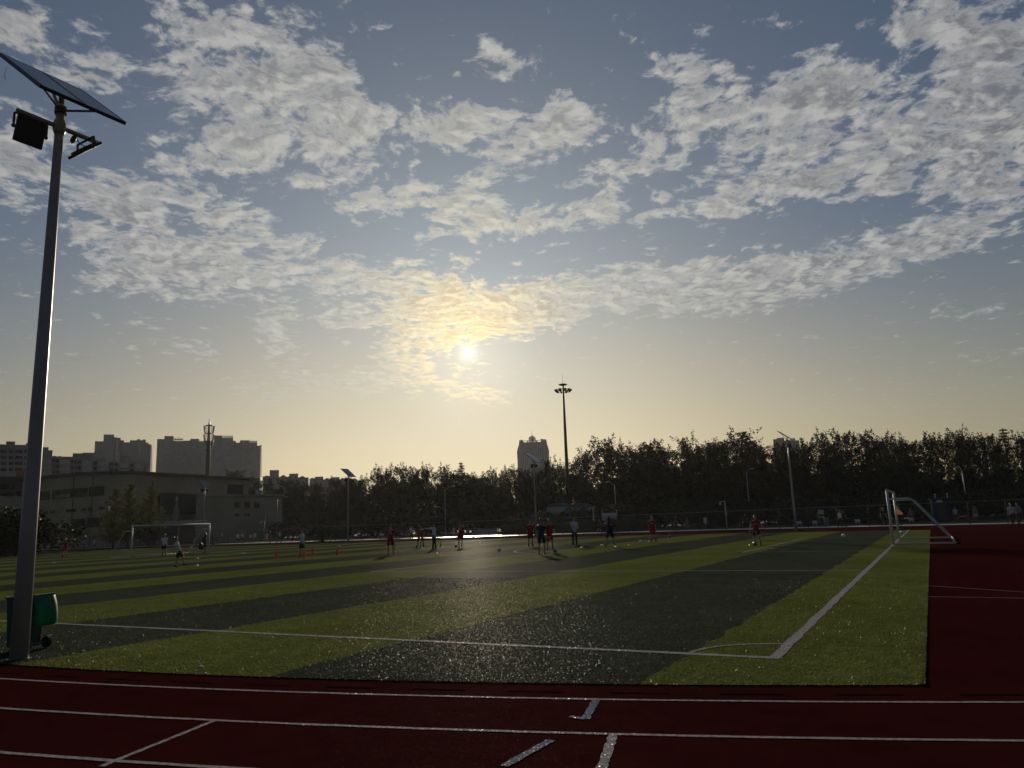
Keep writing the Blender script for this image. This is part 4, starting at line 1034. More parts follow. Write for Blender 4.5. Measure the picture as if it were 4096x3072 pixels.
# annex with square windows
aA, aB = (-125.6, 103.0), (-120.8, 121.0)
t = thing('hall_annex', 'lower tan annex with three square windows at the right end of the hall', 'building', (0, 0, 0))
b = MB(); b.prism([aA, aB, (-138.5, 127.5), (-139.5, 114.4)], 0, 9.0); b.build('wall', TAN2, t)
b = MB(); b.prism([(-125.2, 102.7), (-120.3, 121.3), (-138.4, 128), (-139.9, 114.7)], 9.01, 9.35); b.build('parapet', TAN2, t)
for x0_, x1_ in ((938, 959), (979, 999), (1017, 1036)): add_window(t, aA, aB, x0_, 2008, x1_, 2031, GLASS, 1)
for x0_, x1_ in ((938, 956), (979, 997)): add_window(t, aA, aB, x0_, 2053, x1_, 2064, GLASS, 1)
p = atR(992, 1984, 170); MB().box((p.x+3, p.y, 9.8), (1.1, .9, .9), Matrix.Rotation(R(60), 3, 'Z')).build('air_unit', WHITE_W, t, bevel=.05)
b = MB(); q0, q1 = atR(908, 1985, 165), atR(972, 1988, 168); b.quad((q0.x, q0.y, 9.3), (q1.x, q1.y, 9.3), (q1.x, q1.y, 11.4), (q0.x, q0.y, 11.4)); b.build('rooftop_glazing', GLASS, t)
# entrance canopy with pale leaf-shaped emblem
p = atR(715, 2087, 138); view = Vector((p.x, p.y, 0)).normalized(); rgt = Vector((view.y, -view.x, 0)); rz = math.atan2(rgt.y, rgt.x)
t = thing('entrance_canopy', 'long pale-edged entrance canopy under dark trees behind the midfield goal', 'canopy', (p.x, p.y, 0), rz)
MB().box((0, 1.5, p.z), (8.6, 3.0, .35)).build('canopy_slab', WHITE_W, t)
for k in (-3.8, 0, 3.8): MB().box((k, 1.2, p.z/2-.1), (.35, .35, p.z-.2)).build('column', TAN2, t)
e = atR(707, 2058, 138); em = MB()
for k in range(-3, 4):
    hh = 1.45*(1-abs(k)/3.6)**.6; em.box((k*.135, 0, .35+hh), (.07, .08, 2*hh))
em.box((0, 0, .15), (.25, .12, .4))
em.lathe([(.0, 0), (.16, .5), (.02, 1.0)], (0, 0, 3.0), 10)
tag(em.build('leaf_emblem', WHITE_W, None, False, (p.x-rgt.x*.45, p.y-rgt.y*.45, p.z+.17), rz), 'pale slatted leaf-shaped emblem standing on the entrance canopy', 'emblem')

# blocks seen over the hall; every outline is set at its own distance
def px_box(mb, x0, x1, ytop, r, z0, depth, shift=0.0):
    a, b_ = atR(x0, ytop, r), atR(x1, ytop, r); u = Vector((b_.x-a.x, b_.y-a.y, 0)); L = u.length; u.normalize(); n = Vector((u.y, -u.x, 0))
    if n.dot(a) > 0: n = -n
    c = (a+b_)/2 - n*(depth/2 - shift); z1 = (a.z+b_.z)/2
    mb.box((c.x, c.y, (z0+z1)/2), (L, depth, z1-z0), Matrix((u, n, Vector((0, 0, 1)))).transposed()); return z1
def tower(name, label, segs, r, m, depth=16, pergola=(), stacks=(), roofz=()):
    t = thing(name, label, 'building', (0, 0, 0))
    for i, (x0, x1, y) in enumerate(segs):
        b = MB(); px_box(b, x0, x1, y, r, 0, depth, (i % 2)*1.6); b.build('wall', m, t)
    for x0, x1, y0, y1 in pergola:                      # open slotted frame on the roof
        n = max(3, int((x1-x0)/6)); b = MB()
        for k in range(n):
            xa = lerp(x0, x1-1.8, k/(n-1)); px_box(b, xa, xa+1.8, y0+(k % 3), r, atR(xa, y1+3, r).z, 2.0, -3)
        px_box(b, x0, x1, lerp(y0, y1, .45), r, atR(x0, lerp(y0, y1, .62), r).z, 2.4, -3)
        b.build('roof_frame', m, t)
    for x0, x1, ya, yb, n in stacks:                    # balconies, one part each
        for k in range(n):
            y = lerp(ya, yb, k/max(1, n-1)); b = MB(); px_box(b, x0, x1, y-.9, r, atR((x0+x1)/2, y+1.6, r).z, 3.0, 2.6); b.build('balcony', WHITE_W, t)
    return t
tower('apartment_tower', 'hazy grey apartment tower with a high stair block, left of the twin slab', [(380, 416, 1765), (415, 457, 1739), (456, 470, 1749), (470, 483, 1752), (482, 496, 1761), (495, 521, 1770), (520, 549, 1761), (548, 562, 1758), (562, 571, 1761), (570, 583, 1759), (582, 594, 1770), (593, 605, 1778)], 600, CONC2, 16, (), [(600, 609, 1786, 1895, 18)])
tower('apartment_tower', 'widest hazy grey apartment slab with slotted roof frames, behind the telecom mast', [(629, 659, 1756), (658, 694, 1745), (693, 737, 1763), (736, 762, 1763), (761, 796, 1755), (795, 858, 1769), (857, 890, 1742), (889, 933, 1752), (932, 943, 1763), (942, 961, 1771), (960, 998, 1761), (997, 1029, 1770), (1028, 1043, 1783)], 640, CONC2, 18,
      [(695, 732, 1746, 1763), (797, 826, 1757, 1769), (893, 932, 1737, 1752), (999, 1028, 1757, 1770)], [(1038, 1047, 1783, 1905, 20)] + [(x, x+7, 1772, 1892, 7) for x in (668, 712, 770, 812, 905, 972)])
def serrated(label, segs, bumps, r):
    t = thing('row_houses', label, 'building', (0, 0, 0))
    for i, (x0, x1, y) in enumerate(segs): b = MB(); px_box(b, x0, x1, y, r, 0, 14, (i % 2)*1.2); b.build('wall', CONC, t)
    for x0, x1, y0, y1 in bumps:
        b = MB(); a, c = atR(x0, y1, r), atR(x1, y1, r); vs = []
        for k in range(13):
            f = k/12; P = a.lerp(c, f); P.z += (atR((x0+x1)/2, y0, r).z-a.z)*math.sin(PI*f)**.8; vs.append(P)
        n = Vector((a.x, a.y, 0)).normalized()*1.5; m_ = len(vs)
        b.add(vs+[v+n for v in vs], [tuple(range(m_)), tuple(range(2*m_-1, m_-1, -1))]+[(k, k+1, m_+k+1, m_+k) for k in range(m_-1)]+[(m_-1, 0, m_, 2*m_-1)]); b.build('gable', CONC, t)
serrated('hazy houses with square stair towers and curved gables left of the second solar lamp', [(1051, 1080, 1905), (1079, 1116, 1881), (1115, 1158, 1907), (1157, 1193, 1895), (1192, 1235, 1910)], [(1058, 1078, 1902, 1906), (1121, 1145, 1900, 1908), (1196, 1222, 1904, 1911)], 430)
serrated('row of hazy houses with square stair towers right behind the second solar lamp', [(1238, 1261, 1915), (1260, 1293, 1907), (1292, 1326, 1917), (1325, 1358, 1909), (1357, 1383, 1918), (1382, 1402, 1912), (1401, 1442, 1922)], [(1240, 1258, 1911, 1916), (1299, 1323, 1912, 1918), (1360, 1381, 1911, 1919), (1405, 1432, 1913, 1923)], 450)

# six-storey block with white balconies
rb = 270
t = thing('balcony_block', 'six-storey block with white balcony bays rising behind the tan hall', 'building', (0, 0, 0))
for x0, x1, y in ((160, 300, 1826), (299, 420, 1833), (419, 590, 1846)): b = MB(); px_box(b, x0, x1, y, rb, 0, 12); b.build('wall', CONC, t)
for x0, x1, y in ((167, 211, 1798), (167, 195, 1786), (291, 377, 1811), (330, 378, 1808)): b = MB(); px_box(b, x0, x1, y, rb, 20, 7, -2); b.build('stair_head', CONC, t)
b = MB(); px_box(b, 480, 510, 1820, rb, 20, 2, -3); px_box(b, 470, 515, 1818.5, rb, atR(490, 1820, rb).z, 3, -3); b.build('roof_canopy', CONC, t)
for x0, x1, y in ((212, 226, 1821), (232, 246, 1822), (275, 287, 1825)): b = MB(); px_box(b, x0, x1, y, rb, 20, 2, -2); b.build('chimney', CONC, t)
for i, (x0, x1) in enumerate(((164, 206), (240, 278), (330, 368), (394, 434), (478, 514), (540, 578))):
    y0_ = 1832+i*4.2
    for k in range(3):
        ya = y0_+k*23+4; b = MB(); px_box(b, x0, x1, ya, rb, atR(x0, ya+11, rb).z, 2.2, 1.5); w = b.build('balcony_glazing', GLASS_L, t)
        f = MB()
        for q in range(6): xm = lerp(x0, x1-.8, q/5); px_box(f, xm, xm+.8, ya, rb, atR(xm, ya+11, rb).z, .2, 1.62)
        f.build('glazing_bars', WHITE_W, w)
        b = MB(); px_box(b, x0, x1, ya+11.2, rb, atR(x0, ya+21, rb).z, 2.2, 1.56); b.build('balcony', WHITE_W, t)
for i, (x0, x1) in enumerate(((211, 222), (226, 236), (284, 294), (300, 308), (312, 324), (374, 388), (440, 452), (458, 470), (520, 534))):
    for k in range(3): y = 1836+(x0-211)*.06+k*23; b = MB(); px_box(b, x0, x1, y, rb, atR(x0, y+12, rb).z, .3, .12); b.build('window', GLASS, t)
# nearer grey block at the far left
rl = 255
t = thing('grey_block', 'grey flat-roofed block at the far left behind the nearest lamp post', 'building', (0, 0, 0))
for x0, x1, y in ((-40, 30, 1777), (29, 120, 1779)): b = MB(); px_box(b, x0, x1, y, rl, 0, 14); b.build('wall', CONC, t)
b = MB(); px_box(b, 25, 61, 1764, rl, 20, 6, -1); b.build('stair_head', CONC, t); b = MB(); px_box(b, 104, 121, 1772, rl, 20, 6, -1); b.build('roof_box', CONC, t)
for x0, x1 in ((4, 26), (36, 52), (60, 90), (98, 112)):
    for k in range(4): y = 1800+k*24; b = MB(); px_box(b, x0, x1, y, rl, atR(x0, y+12, rl).z, .3, .12); b.build('window', GLASS, t)
b = MB(); px_box(b, 66, 120, 1880, rl-20, 0, 6); b.build('brick_bay', BRICK_R, t)
# low tan school building left of the lamp
rs = 128
t = thing('tan_school_wing', 'low tan building wing with a dark roof at the far left edge', 'building', (0, 0, 0))
b = MB(); px_box(b, -60, 104, 1986, rs, 0, 10); b.build('wall', TAN2, t)
b = MB(); px_box(b, -60, 95, 1902, rs+4, 8.5, 8, -2); b.build('upper_storey', ROOF_D, t)
for x0, x1, y, y2 in ((-10, 40, 1938, 1955), (46, 62, 1938, 1958), (16, 58, 1970, 1986), (66, 88, 1966, 1988)): b = MB(); px_box(b, x0, x1, y, rs+1.2, atR(x0, y2, rs+1.2).z, .4, 0); b.build('window', GLASS, t)
for x0, x1 in ((22, 60), (74, 92)): b = MB(); px_box(b, x0, x1, 2032, rs, atR(x0, 2070, rs).z, .3, .1); b.build('window', GLASS, t)

# crowned tower at the centre
rt_ = 720
t = thing('crowned_tower', 'hazy office tower with a tapered slatted crown and roof cage, left of the floodlight mast', 'building', (0, 0, 0))
TW = wallmat('tower_cladding', (.20, .205, .215), 2.4, 300, .35, .55)
def tring(x0, x1, y, depth, r=rt_, cut=.22):
    a, b_ = atR(x0, y, r), atR(x1, y, r); u = Vector((b_.x-a.x, b_.y-a.y, 0)); L = u.length; u.normalize(); n = Vector((-u.y, u.x, 0)); n = n if n.dot(a) > 0 else -n
    z = (a.z+b_.z)/2; P = lambda s, d: Vector((a.x, a.y, 0))+u*s*L+n*d+Vector((0, 0, z)); c = cut
    return [P(0, depth*c), P(c*.55, 0), P(1-c*.8, 0), P(1, depth*c), P(1, depth*(1-c)), P(1-c*.8, depth), P(c*.55, depth), P(0, depth*(1-c))]
def down(rg, z=0.0): return [Vector((v.x, v.y, z)) for v in rg]
b = MB(); b.rings([down(tring(2069, 2197, 1900, 30)), tring(2069, 2197, 1834, 30), tring(2067, 2197, 1803, 30), tring(2070, 2193, 1789, 29), tring(2077, 2186, 1768, 26)]); b.build('wall', TW, t)
for i in range(30):                                      # slats of the crown
    a = tring(2077, 2186, 1768, 26); c_ = tring(2079, 2183, 1757, 25)
    k = i % 8; f = (i//8)/4; pa = a[k].lerp(a[(k+1) % 8], f); pc = c_[k].lerp(c_[(k+1) % 8], f); pc.z -= (1.6 if k in (1,) else 0)
    b = MB(); b.tube([pa-Vector((0, 0, 1)), pc], .55 if k != 1 else .75, 4); b.build('crown_slat', TW, t)
b = MB(); c_ = tring(2079, 2183, 1762, 25); b.tube(c_+[c_[0]], .35, 4); b.build('crown_beam', TW, t)
pc = (atR(2129, 1765, rt_+12)); zt = lambda y: atR(2129, y, rt_+12).z
cg = MB()
for k in range(10):
    a = 2*PI*k/10; d = Vector((math.cos(a), math.sin(a), 0))
    o = Vector((pc.x, pc.y, 0)); cg.tube([o+d*3.1+Vector((0, 0, zt(1769))), o+d*3.2+Vector((0, 0, zt(1752))), o+d*2.4+Vector((0, 0, zt(1747.5)))], .22, 5)
    cg.tube([o+d*1.6+Vector((0, 0, zt(1769))), o+d*1.6+Vector((0, 0, zt(1748)))], .16, 5)
for y, r_ in ((1760, 3.15), (1755, 3.2), (1747.5, 2.4), (1743.5, 1.2)): cg.tube([(pc.x+r_*math.cos(2*PI*k/20), pc.y+r_*math.sin(2*PI*k/20), zt(y)) for k in range(21)], .2, 5)
cg.build('roof_cage', DARK_METAL, t)
MB().tube([(pc.x, pc.y, zt(1770)), (pc.x, pc.y, zt(1742)), (pc.x, pc.y, zt(1719))], [.35, .2, .05], 6).build('spire', DARK_METAL, t)
# two blocks peeping over the dark trees at right
tower('distant_tower', 'pale distant tower top peeping over the trees behind the rightmost solar panel', [(3092, 3108, 1757), (3107, 3136, 1752), (3135, 3164, 1762), (3163, 3180, 1754), (3179, 3196, 1761)], 560, CONC2, 14)
tower('distant_tower', 'small pale tower top peeping over the trees left of the tallest poplar', [(2827, 2862, 1770)], 600, CONC2, 14)
tower('distant_tower', 'thin sliver of a distant tower among the treetops near the right edge', [(3924, 3940, 1768)], 560, CONC2, 14)
tower('distant_tower', 'faint far block low between the cedar and the crowned tower', [(1868, 1900, 1905), (1899, 1965, 1912)], 650, CONC2, 14)
# low pale sheds under the trees
for x0, x1, y, Y, lab in ((2186, 2262, 2028, 124, 'dim low shed with a shallow roof behind the hedge, left of the mast foot'), (2282, 2345, 2030, 122, 'dim pale shed behind the hedge, right of the mast foot'), (1660, 1745, 2080, 126, 'low grey shed under the trees left of the double arm lamp')):
    a, b_ = atY(x0, y, Y), atY(x1, y, Y); t = thing('shed', lab, 'shed', (0, 0, 0)); h = a.z
    MB().box(((a.x+b_.x)/2, Y+2, h/2), (b_.x-a.x, 4, h)).build('wall', WHITE_W, t)
    q = MB(); xm = (a.x+b_.x)/2; q.add([(a.x-.3, Y-.3, h), (b_.x+.3, Y-.3, h), (b_.x+.3, Y+4.3, h), (a.x-.3, Y+4.3, h), (xm, Y-.3, h+.7), (xm, Y+4.3, h+.7)], [(0, 1, 4), (3, 5, 2), (0, 4, 5, 3), (1, 2, 5, 4), (0, 3, 2, 1)]); q.build('roof', ROOF_D, t)
    for f in (.3, .7): MB().box((lerp(a.x, b_.x, f), Y-.02, h*.45), (1.0, .1, .8)).build('window', GLASS, t)

# ------------------------------------------------------------------ people
SKIN = mk('skin', (.30, .17, .11), .55, .3); HAIR = mk('hair', (.012, .010, .009), .5, .3); FACE_D = mk('face_dark', (.02, .012, .01), .6, .2); LIPS = mk('lips', (.22, .08, .07), .6, .3)
def cloth(name, c): return mk(name, c, .85, .15, nscale=5, namt=.14, bump=.25, bscale=9)
RED = cloth('red_kit', (.24, .009, .013)); WHT = cloth('white_cloth', (.50, .51, .55)); BLK = cloth('black_cloth', (.012, .012, .016)); LBL = cloth('light_blue_cloth', (.30, .42, .50)); DGR = cloth('dark_green_cloth', (.015, .045, .035))
PNK = cloth('pale_pink_cloth', (.50, .42, .48)); NVY = cloth('navy_cloth', (.02, .024, .05)); GRY = cloth('grey_cloth', (.16, .16, .17)); YEL = cloth('pale_yellow_cloth', (.5, .46, .28))
FLUO = mk('fluorescent_boot', (.28, .55, .05), .5, .4)
def body_dir(side, fwd, abd):
    f, a = R(fwd), R(abd); return Vector((side*math.sin(a), math.cos(a)*math.sin(f), -math.cos(a)*math.cos(f)))
TMPV = S.view_layers[0]
def skin_mesh(verts, edges, rads):
    me = bpy.data.meshes.new('body'); me.from_pydata([tuple(v) for v in verts], edges, [])
    o = bpy.data.objects.new('body_build', me); COL.objects.link(o)
    o.modifiers.new('skin', 'SKIN'); sb = o.modifiers.new('sub', 'SUBSURF'); sb.levels = sb.render_levels = 1
    for i, r in enumerate(rads): me.skin_vertices[0].data[i].radius = (r, r) if isinstance(r, float) else r
    me.skin_vertices[0].data[0].use_root = True
    dg = bpy.context.evaluated_depsgraph_get(); dg.update()
    ev = o.evaluated_get(dg).to_mesh(); vs = [v.co.copy() for v in ev.vertices]; fs = [tuple(p.vertices) for p in ev.polygons]
    bpy.data.objects.remove(o); bpy.data.meshes.remove(me); return vs, fs
def number_mesh(txt, size):
    c = bpy.data.curves.new('number', 'FONT'); c.body = txt; c.size = size; c.extrude = .002; c.align_x = 'CENTER'; c.align_y = 'CENTER'
    o = bpy.data.objects.new('num_build', c); COL.objects.link(o); dg = bpy.context.evaluated_depsgraph_get(); dg.update()
    me = bpy.data.meshes.new_from_object(o.evaluated_get(dg)); bpy.data.objects.remove(o); return me
def person(label, pos, h, head, top=RED, bottom=RED, legs=((0, 4, 0), (0, 4, 0)), arms=((5, 8, 12, 0), (5, 8, 12, 0)), lean=0.0, twist=0.0, hair='short', pants=False, trim=None, number=None,
           shoe=BLK, hem=None, hood=False, socks=None, group=None, chest=None, bust=1.0, collar=None, look=0.0):
    """legs: (thigh forward, thigh out, knee bend) left, right; arms: (upper forward, upper out, elbow bend, forearm in)"""
    t = thing('person', label, 'person', pos, head, group)
    L = h; P = Vector((0, 0, .525*L)); ax = (Matrix.Rotation(-R(lean), 3, 'X') @ Vector((0, 0, 1))); fr = (Matrix.Rotation(-R(lean), 3, 'X') @ Vector((0, 1, 0)))
    hipz = P+Vector((0, 0, -.015*L)); lg = []
    for i, sd_ in enumerate((-1, 1)):
        f, a, k = legs[i]; hip = hipz+Vector((sd_*.052*L, 0, 0)); kn = hip+body_dir(sd_, f, a)*.245*L; an = kn+body_dir(sd_, f-k, a*.6)*.235*L; lg.append((hip, kn, an, f-k))
    low_ = min(l[2].z for l in lg); sh = Vector((0, 0, .042*L-low_)); P += sh; hipz += sh
    lg = [(a+sh, b+sh, c+sh, d) for a, b, c, d in lg]
    at = lambda f_, y=0.0, x=0.0: P+ax*(f_*L)+fr*(y*L)+Vector((x*L, 0, 0))
    shd = .275; arms_ = []
    for i, sd_ in enumerate((-1, 1)):
        f, a, e, inn = arms[i]; s0 = at(shd, 0, sd_*.105); el = s0+body_dir(sd_, f+lean*.3, a)*.165*L; wr = el+body_dir(sd_, f+e+lean*.3, a-inn)*.145*L; hd = wr+(wr-el).normalized()*.05*L; arms_.append((s0, el, wr, hd, sd_))
    V = [P, at(.07), at(.17), at(.26), at(.315), at(.36, .006), at(.41, .008), at(.452, .004)]; Ed = [(0, 1), (1, 2), (2, 3), (3, 4), (4, 5), (5, 6), (6, 7)]
    Rd = [.068*L, .062*L, .066*L, .055*L, .028*L, .040*L, .047*L, .026*L]
    for hip, kn, an, fa in lg:
        n = len(V); mid = kn.lerp(an, .3)+Vector((0, -.008*L, 0)); V += [hip, hip.lerp(kn, .5), kn, mid, an, an+Vector((0, .045*L, -.03*L))]
        Ed += [(0, n), (n, n+1), (n+1, n+2), (n+2, n+3), (n+3, n+4), (n+4, n+5)]; Rd += [.052*L, .043*L, .030*L, .030*L, .018*L, .016*L]
    for s0, el, wr, hd, sd_ in arms_:
        n = len(V); V += [s0, el, wr, hd]; Ed += [(3, n), (n, n+1), (n+1, n+2), (n+2, n+3)]; Rd += [.029*L, .022*L, .0145*L, .013*L]
    vs, fs = skin_mesh(V, Ed, Rd)
    b = MB(); b.add(vs, fs)
    hc = at(.41, .008)
    hq = Matrix.Rotation(R(look), 3, 'Z') @ Matrix.Rotation(-R(lean), 3, 'X')
    g = lambda x, y, z: hc + hq @ (Vector((x, y, z))*L)
    b.ell(hc+Vector((0, 0, .008*L)), (.043*L, .052*L, .062*L), 12, 9, hq)                      # skull
    b.ell(g(0, .054, -.006), (.007*L, .011*L, .012*L), 6, 5, hq)                               # nose
    for sd_ in (-1, 1): b.ell(g(sd_*.045, 0, 0), (.006*L, .012*L, .017*L), 6, 5, hq)           # ears
    for s0, el, wr, hd, sd_ in arms_:                                                           # palm, four fingers and thumb
        d = (hd-wr).normalized(); sw = d.cross(Vector((0, 0, 1))); sw = sw.normalized() if sw.length > .2 else Vector((0, 1, 0)); nn = d.cross(sw)
        for k, (o_, ln) in enumerate(((-.014, .036), (-.005, .043), (.005, .041), (.014, .032))):
            p0 = hd+sw*o_*L-d*.004*L; b.tube([p0, p0+d*ln*.55*L+nn*.004*L, p0+d*ln*L+nn*.014*L], [.0052*L, .0046*L, .0036*L], 5)
        p0 = wr+d*.018*L-sw*.014*L; b.tube([p0, p0+d*.014*L-sw*.016*L, p0+d*.030*L-sw*.020*L+nn*.008*L], [.006*L, .0055*L, .0042*L], 5)
    b.cur = 1
    for sd_ in (-1, 1): b.ell(g(sd_*.018, .0485, .010), (.006*L, .004*L, .004*L), 6, 4, hq)
    b.cur = 2; b.ell(g(0, .050, -.028), (.013*L, .004*L, .004*L), 6, 4, hq); b.cur = 0
    b.build('body', [SKIN, FACE_D, LIPS], t, True)
    # hair
    hb = MB(); hs = HAIR; rr = []
    for k in range(7):
        th_ = lerp(-.30, PI/2-.06, k/6); ring = []
        for q in range(14):
            a = 2*PI*q/14; y_ = math.sin(a); cut = 0.0 if y_ < .35 else .55*(y_-.35)/.65
            th2 = max(th_, cut) if k < 5 else th_
            ring.append(hc+hq @ (Vector((.049*math.cos(th2)*math.cos(a), .058*math.cos(th2)*y_-.004, .070*math.sin(th2)+.010))*L))
        rr.append(ring)
    hb.rings(rr)
    if hair == 'flying': hb.tube([g(0, -.04, .05), g(.03, -.07, .075), g(.09, -.11, .06), g(.16, -.15, .03)], [.020*L, .034*L, .030*L, .006*L], 8)
    if hair == 'tail': hb.tube([g(0, -.05, .02), g(0, -.075, -.01), g(0, -.065, -.07), g(0, -.055, -.11)], [.016*L, .022*L, .018*L, .005*L], 8)
    if hair == 'long': hb.tube([g(0, -.03, .02), g(0, -.045, -.05), g(0, -.05, -.13)], [.04*L, .045*L, .03*L], 10)
    if hood: hb.ell(g(0, -.008, .0), (.062*L, .068*L, .078*L), 12, 8, hq); hb.ell(g(0, -.03, -.07), (.075*L, .06*L, .04*L), 12, 6, hq); hs = BLK
    hb.build('hood' if hood else 'hair', hs, t, True)
    # shirt
    def ring(f_, rx, ry, y=0.0): 
        c = at(f_, y); return [c+Vector((rx*L*math.cos(2*PI*q/18), 0, 0))+fr*(ry*L*math.sin(2*PI*q/18)) for q in range(18)]
    hm2 = -.06 if hem is None else hem
    prof = [(hm2, .098*bust+(.0 if hem is None else .012), .074), (.02, .093*bust, .068), (.10, .088*bust, .066), (.18, .094*bust, .072), (.24, .104, .070), (.275, .100, .060), (.298, .066, .046), (.315, .040, .038)]
    sm = MB(); sm.rings([ring(f_, rx+random.uniform(-.002, .002), ry) for f_, rx, ry in prof])
    for s0, el, wr, hd, sd_ in arms_:
        e = s0.lerp(el, .72) if hem is None else el.lerp(wr, .9)
        if hem is None: sm.tube([s0-Vector((sd_*.018*L, 0, -.004*L)), s0.lerp(el, .25), e], [.040*L, .040*L, .041*L], 10)
        else: sm.tube([s0-Vector((sd_*.018*L, 0, -.004*L)), s0.lerp(el, .5), el, e], [.040*L, .038*L, .033*L, .028*L], 10)
    so = sm.build('shirt' if hem is None else 'jacket', top, t, True)
    if collar is not None: MB().tube([c+ax*.012*L for c in ring(.296, .066, .047)]+[ring(.296, .066, .047)[0]+ax*.012*L], .006*L, 6).build('collar', collar, so, True)
    if trim is not None:
        c_ = ring(hm2, .100*bust, .076); MB().tube(c_+[c_[0]], .005*L, 5).build('hem_trim', trim, so, True)
        for s0, el, wr, hd, sd_ in arms_:
            e = s0.lerp(el, .72); d = (el-s0).normalized(); MB().tube([e-d*.006*L, e+d*.004*L], .0425*L, 10).build('cuff_trim', trim, so, True)
    if number:
        nm = number_mesh(number, .15*L); nm.materials.append(WHT); o = bpy.data.objects.new('number', nm); COL.objects.link(o); o.parent = so
        o.location = at(.20, -.078); o.rotation_euler = (PI/2-R(lean), 0, 0); o.scale = (.85, 1.25, 1)
    if chest is not None:
        c_ = [at(.19, .074, x) for x in (-.05, -.025, 0, .025, .05)]; cb2 = MB()
        for p_ in c_: cb2.box(p_, (.018*L, .004*L, .014*L))
        cb2.build('chest_print', chest, so)
    # shorts or trousers
    bm_ = MB(); bm_.rings([ring(.045, .088, .064), ring(-.02, .094, .070), ring(-.055, .092, .070)])
    for hip, kn, an, fa in lg:
        if pants: bm_.tube([hip+Vector((0, 0, .02*L)), hip.lerp(kn, .5), kn, kn.lerp(an, .5), an+Vector((0, 0, -.012*L))], [.056*L, .052*L, .042*L, .037*L, .036*L], 12)
        else: bm_.tube([hip+Vector((0, 0, .02*L)), hip.lerp(kn, .45), hip.lerp(kn, .84)], [.056*L, .057*L, .058*L], 12)
    bo = bm_.build('trousers' if pants else 'shorts', bottom, t, True)
    if trim is not None and not pants:
        for hip, kn, an, fa in lg: e = hip.lerp(kn, .83); d = (kn-hip).normalized(); MB().tube([e-d*.006*L, e+d*.005*L], .060*L, 12).build('leg_trim', trim, bo, True)
    for hip, kn, an, fa in lg:
        if socks is not None: MB().tube([an.lerp(kn, .42), an.lerp(kn, .2), an], [.032*L, .028*L, .021*L], 10).build('sock', socks, t, True)
        q = Matrix.Rotation(R(max(-75, min(20, fa))), 3, 'X'); sp_ = MB(); rg2 = []
        for y_, w_, h0, h1 in ((-.034, .012, -.030, .010), (-.026, .022, -.042, .016), (.0, .023, -.042, .016), (.04, .026, -.042, -.002), (.075, .024, -.042, -.014), (.092, .012, -.040, -.024)):
            rg2.append([an+q @ (Vector((w_*math.cos(2*PI*k/10), y_, lerp(h0, h1, .5+.5*math.sin(2*PI*k/10))))*L) for k in range(10)])
        sp_.rings(rg2); sp_.build('shoe', shoe, t, True)
    return t
def face(p, deg):
    """heading that turns a person deg clockwise from looking straight away from the viewer"""
    v = Vector((p.x, p.y)); a = math.atan2(v.y, v.x)-R(deg); return a-PI/2
def P_(label, px, py, h, deg, **k):
    g = gnd(px, py, .012); return person(label, (g.x, g.y, .012), h, face(g, deg), **k)
def px_height(px, py, ytop): 
    g = gnd(px, py, .012); d = ray(px, ytop); return EYE.z + d.z*(Vector((g.x, g.y)).length/math.hypot(d.x, d.y))
def PH(label, px, py, ytop, deg, **k): return P_(label, px, py, px_height(px, py, ytop)*.985, deg, **k)
PL = 'players on the pitch'
PH('person in red kit far left, seen from the back beside the nearest lamp post', 257, 2229, 2154, 20, trim=WHT, socks=BLK, group=PL, legs=((3, 7, 4), (-2, 7, 2)))
PH('person in white shirt and dark shorts standing inside the midfield goal', 655, 2222, 2136, 200, top=WHT, bottom=BLK, socks=BLK, group=PL, legs=((8, 5, 10), (-6, 5, 6)))
PH('child in white shirt leaning back to kick, dark hair flying up', 712, 2267.5, 2147, 75, top=WHT, bottom=BLK, hair='flying', legs=((0, 4, 14), (34, 6, 26)), lean=-14, arms=((-30, 10, 8, 0), (-24, 14, 10, 0)), group=PL)
kp = PH('person in long black coat with bare legs at the right post of the midfield goal', 818, 2212, 2131, -70, top=BLK, bottom=BLK, hem=-.17, hair='long', group=PL, arms=((18, 8, 10, 0), (12, 8, 10, 0)))
bb = MB(); bb.rings(bag_rings([(.02, .62, 0), (.05, .56, 0), (.20, .42, .01), (.25, .22, .02), (.20, .06, .02), (.08, 0, .02)], 14, .08))
g = gnd(803, 2212, .012); tag(bb.build('black_bag', BLACK_PLASTIC, None, True, (g.x, g.y, .30), .4), 'big black bag held low by the person in the long black coat', 'bag')
PH('child in pale light blue shirt and dark green shorts, looking left by the red cones', 1207, 2227, 2118, -50, top=LBL, bottom=DGR, arms=((25, 10, 60, 25), (25, 10, 60, 25)), group=PL, shoe=GRY, legs=((4, 3, 3), (-3, 4, 2)))
PH('person in red kit with number fifteen on the back', 1562, 2219, 2097, 10, number='15', legs=((-2, 5, 2), (4, 6, 3)), collar=WHT, shoe=GRY, group=PL, arms=((-12, 4, 20, 20), (-12, 4, 20, 20)))
PH('person in red shirt facing the viewer with legs apart between green cones', 1683, 2188.5, 2101, 180, bottom=cloth('dark_red_cloth', (.16, .012, .02)), chest=WHT, legs=((4, 12, 6), (6, 14, 8)), socks=BLK, group=PL, arms=((0, 10, 20, 0), (0, 10, 20, 0)))
PH('man in white shirt and black trousers pointing left with a stretched arm', 1737, 2197, 2093, -60, top=WHT, bottom=BLK, pants=True, arms=((88, 20, 4, 0), (2, 8, 8, 0)), group=PL, legs=((2, 3, 2), (-2, 3, 2)))
PH('person in red kit with number sixty four on the back, one heel raised', 1843, 2190, 2087, 12, number='64', legs=((2, 3, 4), (-4, 4, 40)), arms=((6, 14, 14, 0), (6, 12, 14, 0)), collar=WHT, group=PL)
